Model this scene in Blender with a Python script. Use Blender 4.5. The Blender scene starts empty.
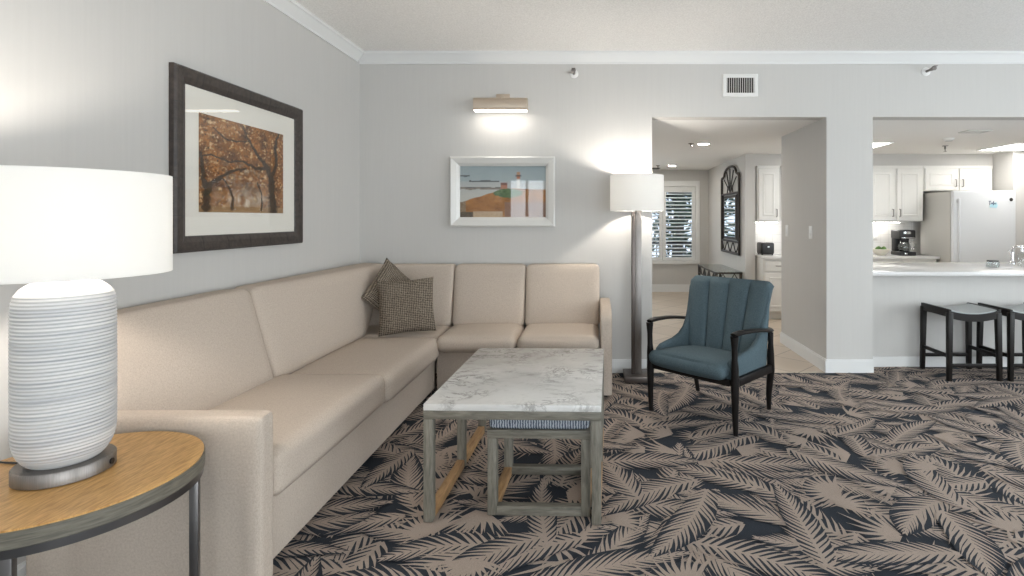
import bpy, bmesh, math, random
from mathutils import Vector, Matrix, noise

random.seed(7)
PI = math.pi
C = bpy.context.scene.collection
# ---------------------------------------------------------------- measurements (metres, camera over the origin)
H, F = 1.35, 540.0                 # eye height, focal length in pixels of a 1024 wide frame
U0, V0 = 595.0, 218.0              # where lines running away from the camera meet
D = 4.734                          # the long wall
XL = -2.06                         # the sofa wall
CEIL = 2.797
LOW = 2.235                        # ceiling of hall and kitchen

def rad(a): return a * PI / 180

# ---------------------------------------------------------------- materials
def mat(name, col, rough=0.6, metal=0.0, spec=0.5, emit=None, estr=0.0, coat=0.0):
    m = bpy.data.materials.new(name); m.use_nodes = True
    b = m.node_tree.nodes['Principled BSDF']
    b.inputs['Base Color'].default_value = (*col, 1)
    b.inputs['Roughness'].default_value = rough
    b.inputs['Metallic'].default_value = metal
    b.inputs['Specular IOR Level'].default_value = spec
    b.inputs['Coat Weight'].default_value = coat
    if emit:
        b.inputs['Emission Color'].default_value = (*emit, 1)
        b.inputs['Emission Strength'].default_value = estr
    return m

def nt(m): return m.node_tree, m.node_tree.nodes, m.node_tree.links

def tex_coord(m, scale=(1, 1, 1), rot=(0, 0, 0)):
    t, n, l = nt(m)
    tc = n.new('ShaderNodeTexCoord'); mp = n.new('ShaderNodeMapping')
    mp.inputs['Scale'].default_value = scale; mp.inputs['Rotation'].default_value = rot
    l.new(tc.outputs['Object'], mp.inputs['Vector'])
    return mp.outputs['Vector']

def noisetex(m, vec, scale, detail=4, rough=0.55, dist=0.0):
    t, n, l = nt(m)
    x = n.new('ShaderNodeTexNoise'); l.new(vec, x.inputs['Vector'])
    x.inputs['Scale'].default_value = scale; x.inputs['Detail'].default_value = detail
    x.inputs['Roughness'].default_value = rough; x.inputs['Distortion'].default_value = dist
    return x.outputs['Fac']

def ramp(m, fac, stops, interp='LINEAR'):
    t, n, l = nt(m)
    r = n.new('ShaderNodeValToRGB'); l.new(fac, r.inputs['Fac'])
    r.color_ramp.interpolation = interp
    e = r.color_ramp.elements
    while len(e) < len(stops): e.new(0.5)
    for k, (p, c) in enumerate(stops):
        e[k].position = p; e[k].color = (*c, 1)
    return r.outputs['Color']

def to_base(m, col):
    t, n, l = nt(m); l.new(col, n['Principled BSDF'].inputs['Base Color'])

def bump(m, fac, strength=0.2, dist=0.002):
    t, n, l = nt(m)
    b = n.new('ShaderNodeBump'); b.inputs['Strength'].default_value = strength
    b.inputs['Distance'].default_value = dist
    l.new(fac, b.inputs['Height']); l.new(b.outputs['Normal'], n['Principled BSDF'].inputs['Normal'])

def mult(m, a, b, op='MULTIPLY'):
    t, n, l = nt(m)
    x = n.new('ShaderNodeMath'); x.operation = op
    for k, v in enumerate((a, b)):
        if isinstance(v, (int, float)): x.inputs[k].default_value = v
        else: l.new(v, x.inputs[k])
    return x.outputs[0]

def sc(c, k): return tuple(min(1, x * k) for x in c)

def mottled(name, col, rough=0.8, lo=0.8, hi=1.15, scale=300, bstr=0.25, bdist=0.0015, stretch=(1, 1, 1), detail=3, **kw):
    m = mat(name, col, rough, **kw)
    v = tex_coord(m, stretch)
    f = noisetex(m, v, scale, detail, 0.6)
    to_base(m, ramp(m, f, [(0.3, sc(col, lo)), (0.7, sc(col, hi))]))
    if bstr: bump(m, f, bstr, bdist)
    return m

def woven(name, col, lo, hi, fx, amount=0.6, rough=0.9, bstr=0.5, blotch=0.0):
    """crossed threads: noises stretched along the two weave directions"""
    m = mat(name, col, rough, spec=0.2)
    t, n, l = nt(m)
    a = noisetex(m, tex_coord(m, (1, 0.3, 1)), fx, 2, 0.5)
    b = noisetex(m, tex_coord(m, (0.3, 1, 0.3)), fx, 2, 0.5)
    s = mult(m, mult(m, a, b, 'ADD'), 0.5)
    to_base(m, ramp(m, s, [(0.5 - 0.2 * amount, lo), (0.5 + 0.2 * amount, hi)]))
    bump(m, s, bstr, 0.0015)
    return m

def wood(name, dark, light, scale=14, stretch=(1, 12, 12), rough=0.5, coat=0.0):
    m = mat(name, light, rough, coat=coat)
    v = tex_coord(m, stretch)
    f = noisetex(m, v, scale, 5, 0.6, 0.4)
    to_base(m, ramp(m, f, [(0.32, dark), (0.68, light)]))
    bump(m, f, 0.15, 0.001)
    return m

M = {}
M['wall'] = mottled('wall_paint', (0.560, 0.546, 0.524), 0.85, 0.985, 1.015, 60, 0.04, 0.001, (1, 1, 0.03))
M['white_trim'] = mat('trim_white_paint', (0.74, 0.74, 0.73), 0.45)
M['ceiling'] = mottled('ceiling_texture', (0.90, 0.885, 0.86), 0.95, 0.88, 1.06, 90, 0.9, 0.006)
M['hall_ceiling'] = mat('smooth_ceiling_paint', (0.84, 0.83, 0.81), 0.9)
M['kitchen_white'] = mat('cabinet_white_paint', (0.74, 0.73, 0.70), 0.4)
M['carpet_navy'] = mottled('carpet_navy', (0.014, 0.019, 0.028), 1.0, 0.6, 1.6, 420, 0.6, 0.002)
M['carpet_tan'] = mottled('carpet_tan', (0.36, 0.29, 0.243), 1.0, 0.72, 1.2, 420, 0.6, 0.002)
M['sofa'] = woven('sofa_linen', (0.5, 0.42, 0.35), (0.42, 0.352, 0.292), (0.58, 0.495, 0.42), 420, 1.0, 0.95, 0.35)
M['teal'] = woven('teal_upholstery', (0.07, 0.12, 0.15), (0.046, 0.076, 0.094), (0.112, 0.150, 0.166), 420, 0.9, 0.95, 0.3)
def tweed(name, lo, mid, hi, period, axes):
    m = mat(name, mid, 0.95, spec=0.15)
    t, n, l = nt(m)
    out = []
    for ax in axes:
        wv = n.new('ShaderNodeTexWave'); wv.wave_type = 'BANDS'; wv.bands_direction = ax
        l.new(tex_coord(m), wv.inputs['Vector']); wv.inputs['Scale'].default_value = 2 * PI / (20 * period)
        wv.inputs['Distortion'].default_value = 2.6; wv.inputs['Detail'].default_value = 2; wv.inputs['Detail Scale'].default_value = 3
        out.append(wv.outputs['Fac'])
    s = mult(m, mult(m, out[0], out[1], 'ADD'), 0.32)
    s = mult(m, s, mult(m, noisetex(m, tex_coord(m), 260, 3, 0.6), 0.36), 'ADD')
    s = mult(m, s, mult(m, noisetex(m, tex_coord(m), 60, 2, 0.6), 0.24), 'ADD')
    to_base(m, ramp(m, s, [(0.38, lo), (0.60, mid), (0.82, hi)]))
    bump(m, s, 0.5, 0.002)
    return m
M['pillow'] = tweed('tweed_pillow_cloth', (0.045, 0.036, 0.028), (0.125, 0.10, 0.077), (0.31, 0.26, 0.205), 0.013, ('X', 'Z'))
M['ottoman_cloth'] = tweed('blue_grey_tweed', (0.07, 0.085, 0.115), (0.19, 0.22, 0.27), (0.45, 0.48, 0.52), 0.012, ('X', 'X'))
M['black_wood'] = mat('ebony_stained_wood', (0.008, 0.0065, 0.006), 0.42, spec=0.2)
M['espresso'] = mat('espresso_stained_wood', (0.009, 0.007, 0.006), 0.42, spec=0.25)
GW = ((0.10, 0.092, 0.074), (0.215, 0.198, 0.160))
M['grey_wood'] = wood('weathered_grey_oak', *GW, 9, (1.2, 9, 9), 0.6)
M['grey_wood_upright'] = wood('weathered_grey_oak_upright', *GW, 9, (9, 9, 1.2), 0.6)
M['lamp_tinted_runner'] = wood('lamp_tinted_oak', (0.25, 0.14, 0.06), (0.46, 0.28, 0.13), 9, (9, 1.2, 9), 0.55)  # orange cast of warm lamp light put into the runners' colour
M['oak_top'] = wood('honey_oak_veneer', (0.46, 0.235, 0.07), (0.74, 0.44, 0.165), 16, (9, 1.2, 1), 0.38)
M['shaded_edge'] = wood('shaded_oak_edge', (0.10, 0.09, 0.07), (0.20, 0.18, 0.14), 14, (1, 1, 12), 0.5)  # shade on the table rim put into its colour
M['dark_metal'] = mat('brushed_dark_steel', (0.16, 0.15, 0.145), 0.35, 0.9)
M['nickel'] = mottled('brushed_nickel', (0.27, 0.25, 0.235), 0.45, 0.85, 1.1, 300, 0.0, 0.0, (1, 1, 0.05), metal=1.0)
M['bronze'] = mat('bronze_metal', (0.13, 0.11, 0.10), 0.4, 0.8)
M['champagne'] = mat('champagne_metal', (0.56, 0.47, 0.38), 0.38, 0.9)
M['chrome'] = mat('chrome', (0.75, 0.75, 0.76), 0.12, 1.0)
M['iron'] = mat('dark_wrought_iron', (0.025, 0.018, 0.013), 0.5, 0.3)
M['black'] = mat('black_plastic', (0.012, 0.012, 0.013), 0.35)
M['fridge'] = mat('fridge_white_enamel', (0.70, 0.715, 0.73), 0.4)
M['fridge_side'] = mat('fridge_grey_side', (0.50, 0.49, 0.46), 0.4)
M['counter'] = mottled('white_quartz', (0.72, 0.71, 0.70), 0.18, 0.94, 1.04, 150, 0.0)
M['frame_white'] = mat('silver_white_frame', (0.66, 0.65, 0.62), 0.3, coat=0.3)
M['mat_board'] = mat('cream_mat_board', (0.80, 0.77, 0.70), 0.9)
M['vinyl'] = mat('grey_vinyl_seat', (0.40, 0.42, 0.42), 0.35)
M['plate'] = mat('switch_plate_white', (0.74, 0.73, 0.71), 0.4)
M['dark_gap'] = mat('vent_duct_dark', (0.03, 0.028, 0.026), 0.9)
M['mirror'] = mat('mirror_glass', (0.86, 0.88, 0.88), 0.02, 1.0)
M['panel_light'] = mat('light_panel', (0.9, 0.9, 0.9), 0.5, emit=(1, 0.98, 0.94), estr=15.0)
M['down_light'] = mat('downlight_lens', (0.9, 0.9, 0.9), 0.5, emit=(1, 0.93, 0.82), estr=170.0)
M['strip_light'] = mat('strip_lamp', (0.9, 0.9, 0.9), 0.5, emit=(1, 0.96, 0.9), estr=20.0)
M['picture_led'] = mat('picture_lamp_lens', (0.9, 0.9, 0.9), 0.5, emit=(1, 0.95, 0.88), estr=5.0)
M['bulb'] = mat('lamp_bulb', (0.9, 0.9, 0.9), 0.5, emit=(1, 0.93, 0.84), estr=600.0)
M['leaf'] = mottled('tree_leaves', (0.05, 0.075, 0.045), 0.8, 0.5, 1.5, 8, 0.0)
M['bark'] = mat('tree_bark', (0.06, 0.05, 0.04), 0.9)
M['concrete'] = mottled('balcony_concrete', (0.35, 0.34, 0.32), 0.9, 0.85, 1.1, 8, 0.0)

# frame of the oak picture: dark leather-like segments
M['dark_frame'] = mottled('dark_stained_frame', (0.040, 0.030, 0.025), 0.42, 0.55, 1.6, 40, 0.25, 0.002, (1, 1, 1), 5)

# marble
m = mat('grey_veined_marble', (0.6, 0.6, 0.58), 0.22)
v = tex_coord(m, (1, 1, 1))
t_, n_, l_ = nt(m)
def vein(scale, dist, width, det):
    f = noisetex(m, tex_coord(m, (1.0, 1.6, 1), (0, 0, rad(35))), scale, det, 0.62, dist)
    ab = n_.new('ShaderNodeMath'); ab.operation = 'ABSOLUTE'; l_.new(mult(m, f, 0.5, 'SUBTRACT'), ab.inputs[0])
    mr_ = n_.new('ShaderNodeMapRange'); l_.new(ab.outputs[0], mr_.inputs[0]); mr_.inputs[2].default_value = width
    return mr_.outputs[0]
cloud = noisetex(m, tex_coord(m), 2.6, 5, 0.6, 0.6)
patch = noisetex(m, tex_coord(m), 5.0, 4, 0.6, 0.3)
mr2 = n_.new('ShaderNodeMapRange'); l_.new(patch, mr2.inputs[0]); mr2.inputs[1].default_value = 0.42; mr2.inputs[2].default_value = 0.66
vv = mult(m, vein(3.0, 1.2, 0.035, 8), vein(7.0, 0.9, 0.03, 7), 'MULTIPLY')
inv = mult(m, 1.0, vv, 'SUBTRACT')
dark = mult(m, inv, mr2.outputs[0])
base_c = ramp(m, cloud, [(0.3, (0.56, 0.545, 0.52)), (0.7, (0.72, 0.705, 0.68))])
mixn = n_.new('ShaderNodeMixRGB'); l_.new(dark, mixn.inputs[0]); l_.new(base_c, mixn.inputs[1]); mixn.inputs[2].default_value = (0.25, 0.235, 0.22, 1)
to_base(m, mixn.outputs[0])
M['marble'] = m

# floor tile of hall and kitchen: pale stone laid on the diagonal
m = mat('hall_tile', (0.5, 0.43, 0.35), 0.35)
v = tex_coord(m, (2.4, 2.4, 2.4), (0, 0, rad(45)))
t_, n_, l_ = nt(m)
br = n_.new('ShaderNodeTexBrick'); l_.new(v, br.inputs['Vector'])
br.offset = 0.0; br.inputs['Scale'].default_value = 1.0
br.inputs['Brick Width'].default_value = 1.0; br.inputs['Row Height'].default_value = 1.0
br.inputs['Mortar Size'].default_value = 0.012
br.inputs['Color1'].default_value = (0.56, 0.47, 0.38, 1); br.inputs['Color2'].default_value = (0.50, 0.415, 0.33, 1)
br.inputs['Mortar'].default_value = (0.27, 0.22, 0.17, 1)
l_.new(br.outputs['Color'], n_['Principled BSDF'].inputs['Base Color'])
M['tile'] = m

# white tile backsplash
m = mat('backsplash_tile', (0.74, 0.73, 0.71), 0.25)
v = tex_coord(m, (9, 9, 9), (rad(90), 0, 0))
t_, n_, l_ = nt(m)
br = n_.new('ShaderNodeTexBrick'); l_.new(v, br.inputs['Vector'])
br.offset = 0.0; br.inputs['Scale'].default_value = 1.0
br.inputs['Brick Width'].default_value = 1.0; br.inputs['Row Height'].default_value = 1.0; br.inputs['Mortar Size'].default_value = 0.02
br.inputs['Color1'].default_value = (0.75, 0.74, 0.72, 1); br.inputs['Color2'].default_value = (0.72, 0.71, 0.69, 1)
br.inputs['Mortar'].default_value = (0.58, 0.57, 0.55, 1)
l_.new(br.outputs['Color'], n_['Principled BSDF'].inputs['Base Color'])
M['splash'] = m

# banded ceramic of the table lamp
m = mat('ribbed_ceramic', (0.7, 0.7, 0.7), 0.5)
v = tex_coord(m, (0.7, 0.7, 40))
f = noisetex(m, v, 2.2, 3, 0.7)
f2 = noisetex(m, tex_coord(m, (0.5, 0.5, 5)), 2.2, 2, 0.5)
mixf = mult(m, mult(m, f, 0.75), mult(m, f2, 0.35), 'ADD')
to_base(m, ramp(m, mixf, [(0.40, (0.40, 0.405, 0.425)), (0.53, (0.55, 0.545, 0.54)), (0.64, (0.65, 0.635, 0.615))]))
M['ceramic'] = m

def shade_mat(name, col):
    m = bpy.data.materials.new(name); m.use_nodes = True
    t, n, l = nt(m); n.clear()
    o = n.new('ShaderNodeOutputMaterial'); mx = n.new('ShaderNodeMixShader')
    d = n.new('ShaderNodeBsdfDiffuse'); tr = n.new('ShaderNodeBsdfTranslucent')
    d.inputs['Color'].default_value = (*col, 1); tr.inputs['Color'].default_value = (*col, 1)
    mx.inputs[0].default_value = 0.6
    l.new(d.outputs[0], mx.inputs[1]); l.new(tr.outputs[0], mx.inputs[2]); l.new(mx.outputs[0], o.inputs[0])
    return m
M['shade'] = shade_mat('white_linen_shade', (0.87, 0.87, 0.86))

def glass_mat(name, tint=(1, 1, 1), refl=0.06):
    """thin pane: mostly clear with a mirror-like sheen"""
    m = bpy.data.materials.new(name); m.use_nodes = True
    t, n, l = nt(m); n.clear()
    o = n.new('ShaderNodeOutputMaterial'); mx = n.new('ShaderNodeMixShader')
    tr = n.new('ShaderNodeBsdfTransparent'); g = n.new('ShaderNodeBsdfGlossy')
    tr.inputs['Color'].default_value = (*tint, 1); g.inputs['Roughness'].default_value = 0.01
    fr = n.new('ShaderNodeLayerWeight'); fr.inputs['Blend'].default_value = 0.5
    pw = n.new('ShaderNodeMath'); pw.operation = 'POWER'; pw.inputs[1].default_value = 5.0
    mu = n.new('ShaderNodeMath'); mu.operation = 'MULTIPLY_ADD'; mu.inputs[1].default_value = 0.95; mu.inputs[2].default_value = refl
    l.new(fr.outputs['Facing'], pw.inputs[0]); l.new(pw.outputs[0], mu.inputs[0]); l.new(mu.outputs[0], mx.inputs[0])
    l.new(tr.outputs[0], mx.inputs[1]); l.new(g.outputs[0], mx.inputs[2]); l.new(mx.outputs[0], o.inputs[0])
    return m
M['pane'] = glass_mat('picture_glass', (1, 1, 1), 0.03)
M['window_glass'] = glass_mat('window_glass', (0.96, 0.98, 0.98), 0.02)
M['dimming_glass'] = glass_mat('dimming_window_glass', (0.42, 0.45, 0.48), 0.02)  # grey tint added to dim the bright outdoors behind the shutters
M['table_glass'] = glass_mat('table_glass', (0.75, 0.85, 0.82), 0.18)
M['clear_glass'] = glass_mat('clear_glass', (0.88, 0.90, 0.90), 0.10)

def vcol_mat(name, rough=0.7):
    m = mat(name, (1, 1, 1), rough)
    t, n, l = nt(m)
    a = n.new('ShaderNodeVertexColor'); a.layer_name = 'paint'
    l.new(a.outputs['Color'], n['Principled BSDF'].inputs['Base Color'])
    return m

# ---------------------------------------------------------------- mesh helpers
class MB:
    def __init__(self): self.bm = bmesh.new()
    def _add(self, other, mi=0):
        me = bpy.data.meshes.new('tmp'); other.to_mesh(me); other.free()
        n0 = len(self.bm.faces)
        self.bm.from_mesh(me); bpy.data.meshes.remove(me)
        self.bm.faces.ensure_lookup_table()
        for f in self.bm.faces[n0:]: f.material_index = mi
        return self
    def box(self, a, b, bev=0.0, seg=2, mi=0, mtx=None):
        o = bmesh.new()
        lo = Vector([min(a[i], b[i]) for i in range(3)]); hi = Vector([max(a[i], b[i]) for i in range(3)])
        bmesh.ops.create_cube(o, size=1, matrix=Matrix.Translation((lo + hi) / 2) @ Matrix.Diagonal((*(hi - lo), 1)))
        if bev > 0:
            bmesh.ops.bevel(o, geom=o.edges[:], offset=min(bev, min(hi - lo) * 0.49), segments=seg, affect='EDGES', profile=0.5)
        if mtx is not None: o.transform(mtx)
        return self._add(o, mi)
    def prism(self, pts, h0, h1, axis='z', bev=0.0, seg=2, mi=0, mtx=None):
        """2D outline pushed along an axis. axis z: (x,y); x: (y,z); y: (x,z)"""
        o = bmesh.new()
        def P(p, h):
            return {'z': (p[0], p[1], h), 'x': (h, p[0], p[1]), 'y': (p[0], h, p[1])}[axis]
        v0 = [o.verts.new(P(p, h0)) for p in pts]; v1 = [o.verts.new(P(p, h1)) for p in pts]
        n = len(pts)
        o.faces.new(v0[::-1]); o.faces.new(v1)
        for k in range(n): o.faces.new((v0[k], v0[(k + 1) % n], v1[(k + 1) % n], v1[k]))
        bmesh.ops.recalc_face_normals(o, faces=o.faces[:])
        if bev > 0: bmesh.ops.bevel(o, geom=o.edges[:], offset=bev, segments=seg, affect='EDGES', profile=0.5)
        if mtx is not None: o.transform(mtx)
        return self._add(o, mi)
    def lathe(self, prof, c=(0, 0, 0), n=48, mi=0, mtx=None, close=True):
        o = bmesh.new(); rings = []
        for r, z in prof:
            if r < 1e-6: rings.append([o.verts.new((c[0], c[1], c[2] + z))])
            else: rings.append([o.verts.new((c[0] + r * math.cos(2 * PI * k / n), c[1] + r * math.sin(2 * PI * k / n), c[2] + z)) for k in range(n)])
        for a, b in zip(rings, rings[1:]):
            for k in range(n):
                k2 = (k + 1) % n
                if len(a) == 1 and len(b) == 1: continue
                if len(a) == 1: o.faces.new((a[0], b[k2], b[k]))
                elif len(b) == 1: o.faces.new((a[k], a[k2], b[0]))
                else: o.faces.new((a[k], a[k2], b[k2], b[k]))
        if close:
            for rr, flip in ((rings[0], True), (rings[-1], False)):
                if len(rr) > 1: o.faces.new(rr[::-1] if flip else rr)
        bmesh.ops.recalc_face_normals(o, faces=o.faces[:])
        if mtx is not None: o.transform(mtx)
        return self._add(o, mi)
    def tube(self, pts, r, n=10, mi=0, mtx=None, flat=1.0, up=(0, 0, 1)):
        """round bar through points; r is one radius or one per point; flat squeezes it along 'up'"""
        o = bmesh.new(); pts = [Vector(p) for p in pts]
        rs = r if isinstance(r, (list, tuple)) else [r] * len(pts)
        rings = []
        for k, p in enumerate(pts):
            d = (pts[min(k + 1, len(pts) - 1)] - pts[max(k - 1, 0)]).normalized()
            u = Vector(up)
            if abs(d.dot(u)) > 0.95: u = Vector((0, 1, 0))
            s = d.cross(u).normalized(); w = s.cross(d).normalized()
            rings.append([o.verts.new(p + (s * math.cos(2 * PI * j / n) + w * flat * math.sin(2 * PI * j / n)) * rs[k]) for j in range(n)])
        for a, b in zip(rings, rings[1:]):
            for j in range(n): o.faces.new((a[j], a[(j + 1) % n], b[(j + 1) % n], b[j]))
        o.faces.new(rings[0][::-1]); o.faces.new(rings[-1])
        bmesh.ops.recalc_face_normals(o, faces=o.faces[:])
        if mtx is not None: o.transform(mtx)
        return self._add(o, mi)
    def beam(self, p, q, w, h, bev=0.003, mi=0, up=(0, 0, 1), w2=None, h2=None):
        """rectangular bar from p to q, may taper"""
        o = bmesh.new(); p = Vector(p); q = Vector(q); d = (q - p).normalized(); u = Vector(up)
        if abs(d.dot(u)) > 0.95: u = Vector((0, 1, 0))
        s = d.cross(u).normalized(); t = s.cross(d).normalized()
        w2 = w if w2 is None else w2; h2 = h if h2 is None else h2
        A = [o.verts.new(p + s * (w / 2) * i + t * (h / 2) * j) for i, j in ((-1, -1), (1, -1), (1, 1), (-1, 1))]
        B = [o.verts.new(q + s * (w2 / 2) * i + t * (h2 / 2) * j) for i, j in ((-1, -1), (1, -1), (1, 1), (-1, 1))]
        o.faces.new(A[::-1]); o.faces.new(B)
        for k in range(4): o.faces.new((A[k], A[(k + 1) % 4], B[(k + 1) % 4], B[k]))
        bmesh.ops.recalc_face_normals(o, faces=o.faces[:])
        if bev: bmesh.ops.bevel(o, geom=o.edges[:], offset=bev, segments=2, affect='EDGES', profile=0.5)
        return self._add(o, mi)
    def cushion(self, corners, r=0.05, bulge=(0, 0, 0.02), n=14, mi=0, sag=None):
        """soft box. corners: 8 points ordered x fastest, then y, then z; bulge swells each axis"""
        cs = [Vector(p) for p in corners]
        sz = Vector(((cs[1] - cs[0]).length, (cs[2] - cs[0]).length, (cs[4] - cs[0]).length))
        o = bmesh.new()
        bmesh.ops.create_cube(o, size=2)
        bmesh.ops.subdivide_edges(o, edges=o.edges[:], cuts=n, use_grid_fill=True)
        h = sz / 2
        for v in o.verts:
            p = Vector((v.co.x, v.co.y, v.co.z))
            # crowd the grid towards the edges so the roundings are well described
            p = Vector([math.copysign(1 - (1 - abs(x)) ** 1.35, x) for x in p])
            a = Vector([p[i] * h[i] for i in range(3)])
            rr = [min(r, h[i] * 0.98) for i in range(3)]
            q = Vector([max(-(h[i] - rr[i]), min(h[i] - rr[i], a[i])) for i in range(3)])
            e = Vector([(a[i] - q[i]) / rr[i] for i in range(3)])
            L = e.length
            if L > 1e-9:
                mx = max(abs(x) for x in e)
                e = e / L * mx
            a = Vector([q[i] + e[i] * rr[i] for i in range(3)])
            k = [(1 - p[i] ** 2) for i in range(3)]
            a.x += math.copysign(bulge[0], p.x) * abs(p.x) * k[1] * k[2] if bulge[0] else 0
            a.y += math.copysign(bulge[1], p.y) * abs(p.y) * k[0] * k[2] if bulge[1] else 0
            a.z += math.copysign(bulge[2], p.z) * abs(p.z) * math.sqrt(max(0, k[0])) * math.sqrt(max(0, k[1])) if bulge[2] else 0
            t = [(a[i] / h[i] + 1) / 2 for i in range(3)]
            w = Vector((0, 0, 0))
            for j in range(8):
                fx = t[0] if j & 1 else 1 - t[0]; fy = t[1] if j & 2 else 1 - t[1]; fz = t[2] if j & 4 else 1 - t[2]
                w += cs[j] * (fx * fy * fz)
            v.co = w
        if sag:
            for v in o.verts: v.co = sag(v.co)
        return self._add(o, mi)
    def frame(self, w, h, prof, mi=0, mtx=None):
        """mitred picture frame in the x-z plane round (0,0): prof = [(inset, depth towards -y)]"""
        o = bmesh.new(); loops = []
        for i, d in prof:
            x, z = w / 2 - i, h / 2 - i
            loops.append([o.verts.new(p) for p in ((-x, -d, -z), (x, -d, -z), (x, -d, z), (-x, -d, z))])
        L = len(loops)
        for a in range(L):
            A, B = loops[a], loops[(a + 1) % L]
            for k in range(4): o.faces.new((A[k], A[(k + 1) % 4], B[(k + 1) % 4], B[k]))
        bmesh.ops.recalc_face_normals(o, faces=o.faces[:])
        if mtx is not None: o.transform(mtx)
        return self._add(o, mi)
    def quad(self, pts, mi=0):
        f = self.bm.faces.new([self.bm.verts.new(p) for p in pts]); f.material_index = mi
        return self

WORLD = {}
def obj(name, mb, m, parent=None, local=False, smooth=40, **props):
    """link one mesh object; with a parent the shape (in world space) is moved into the thing's own space"""
    bm = mb.bm
    if parent is not None and not local: bm.transform(WORLD[parent.name].inverted())
    me = bpy.data.meshes.new(name); bm.to_mesh(me); bm.free()
    for x in (m if isinstance(m, (list, tuple)) else [m]): me.materials.append(x)
    if smooth:
        me.shade_smooth(); me.set_sharp_from_angle(angle=rad(smooth))
    o = bpy.data.objects.new(name, me); C.objects.link(o)
    if parent is not None:
        o.parent = parent; WORLD[o.name] = WORLD[parent.name]
    else: WORLD[o.name] = Matrix.Identity(4)
    for k, v in props.items(): o[k] = v
    return o
def thing(name, label, cat, loc, rotz=0.0, group=None):
    o = bpy.data.objects.new(name, None); C.objects.link(o)
    o.empty_display_size = 0.1
    o.location = loc; o.rotation_euler = (0, 0, rotz)
    o['label'] = label; o['category'] = cat
    if group: o['group'] = group
    WORLD[o.name] = Matrix.Translation(loc) @ Matrix.Rotation(rotz, 4, 'Z')
    return o
def struct(name, mb, m, smooth=0):
    o = obj(name, mb, m, smooth=smooth); o['kind'] = 'structure'
    return o
def copy_tree(o, parent=None):
    c = o.copy(); C.objects.link(c)
    if parent is not None: c.parent = parent
    for ch in list(o.children): copy_tree(ch, c)
    return c

# ================================================================= SETTING
T = 0.15
REAR, RIGHT = -2.6, 5.7
HW = 4.926                          # face of the half wall under the breakfast bar
PX0, PX1, KX = 0.50, 2.03, 2.436    # hall opening, then the pier, then the kitchen opening
b = MB()
b.box((XL - T, D, 0), (PX0, D + T, CEIL))
b.box((PX0, D, LOW), (RIGHT + T, D + T, CEIL))
b.box((PX1, D, 0), (KX, D + T, LOW))
b.box((PX1, D + T, 0), (KX, 5.88, LOW))
b.box((RIGHT + T, D, 0), (6.9, D + T, LOW)); b.box((-3.0, D, 0), (XL - T, D + T, LOW))
struct('wall_back', b, M['wall'])
b = MB(); b.box((XL - T, REAR - T, 0), (XL, D, CEIL)); struct('wall_left', b, M['wall'])
RY0, RY1, RZ0, RZ1 = -0.8, 3.4, 0.3, 2.35
b = MB(); b.box((RIGHT, REAR - T, 0), (RIGHT + T, RY0, CEIL)); b.box((RIGHT, RY1, 0), (RIGHT + T, D, CEIL))
b.box((RIGHT, RY0, 0), (RIGHT + T, RY1, RZ0)); b.box((RIGHT, RY0, RZ1), (RIGHT + T, RY1, CEIL)); struct('wall_right', b, M['wall'])
# wall behind the camera with a window and a wide patio door
wins = [(-1.95, -1.10, 0.75, 2.25), (0.4, 4.6, 0.05, 2.30)]
b = MB()
xs = [XL, wins[0][0], wins[0][1], wins[1][0], wins[1][1], RIGHT]
b.box((xs[0], REAR - T, 0), (xs[1], REAR, CEIL)); b.box((xs[2], REAR - T, 0), (xs[3], REAR, CEIL)); b.box((xs[4], REAR - T, 0), (xs[5], REAR, CEIL))
for x0, x1, z0, z1 in wins:
    b.box((x0, REAR - T, z1), (x1, REAR, CEIL)); b.box((x0, REAR - T, 0), (x1, REAR, z0))
struct('wall_rear', b, M['wall'])
def window_unit(name, x0, x1, z0, z1, y, bars):
    b = MB(); w = 0.06
    b.box((x0, y - 0.04, z0), (x0 + w, y + 0.04, z1)); b.box((x1 - w, y - 0.04, z0), (x1, y + 0.04, z1))
    b.box((x0 + w, y - 0.04, z0), (x1 - w, y + 0.04, z0 + w)); b.box((x0 + w, y - 0.04, z1 - w), (x1 - w, y + 0.04, z1))
    for k in range(1, bars):
        xm = x0 + (x1 - x0) * k / bars
        b.box((xm - w / 2, y - 0.03, z0 + w), (xm + w / 2, y + 0.03, z1 - w))
    fr = struct(name, b, M['white_trim'])
    g = MB(); g.box((x0 + w, y - 0.003, z0 + w), (x1 - w, y + 0.003, z1 - w))
    obj('glass_pane', g, M['window_glass'], fr, smooth=0)
window_unit('window_1', *wins[0], REAR - 0.08, 2)
window_unit('window_2', *wins[1], REAR - 0.08, 4)
def side_window(name, x, y0, y1, z0, z1, bars):
    b = MB(); w = 0.06
    b.box((x - 0.04, y0, z0), (x + 0.04, y0 + w, z1)); b.box((x - 0.04, y1 - w, z0), (x + 0.04, y1, z1))
    b.box((x - 0.04, y0 + w, z0), (x + 0.04, y1 - w, z0 + w)); b.box((x - 0.04, y0 + w, z1 - w), (x + 0.04, y1 - w, z1))
    for k in range(1, bars):
        ym = y0 + (y1 - y0) * k / bars; b.box((x - 0.03, ym - w / 2, z0 + w), (x + 0.03, ym + w / 2, z1 - w))
    fr = struct(name, b, M['white_trim'])
    g = MB(); g.box((x - 0.003, y0 + w, z0 + w), (x + 0.003, y1 - w, z1 - w)); obj('glass_pane', g, M['window_glass'], fr, smooth=0)
side_window('window_5', RIGHT + 0.08, RY0, RY1, RZ0, RZ1, 3)

b = MB(); b.box((XL - T, REAR - T, CEIL), (RIGHT + T, D + T, CEIL + 0.1)); struct('ceiling', b, M['ceiling'])
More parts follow.
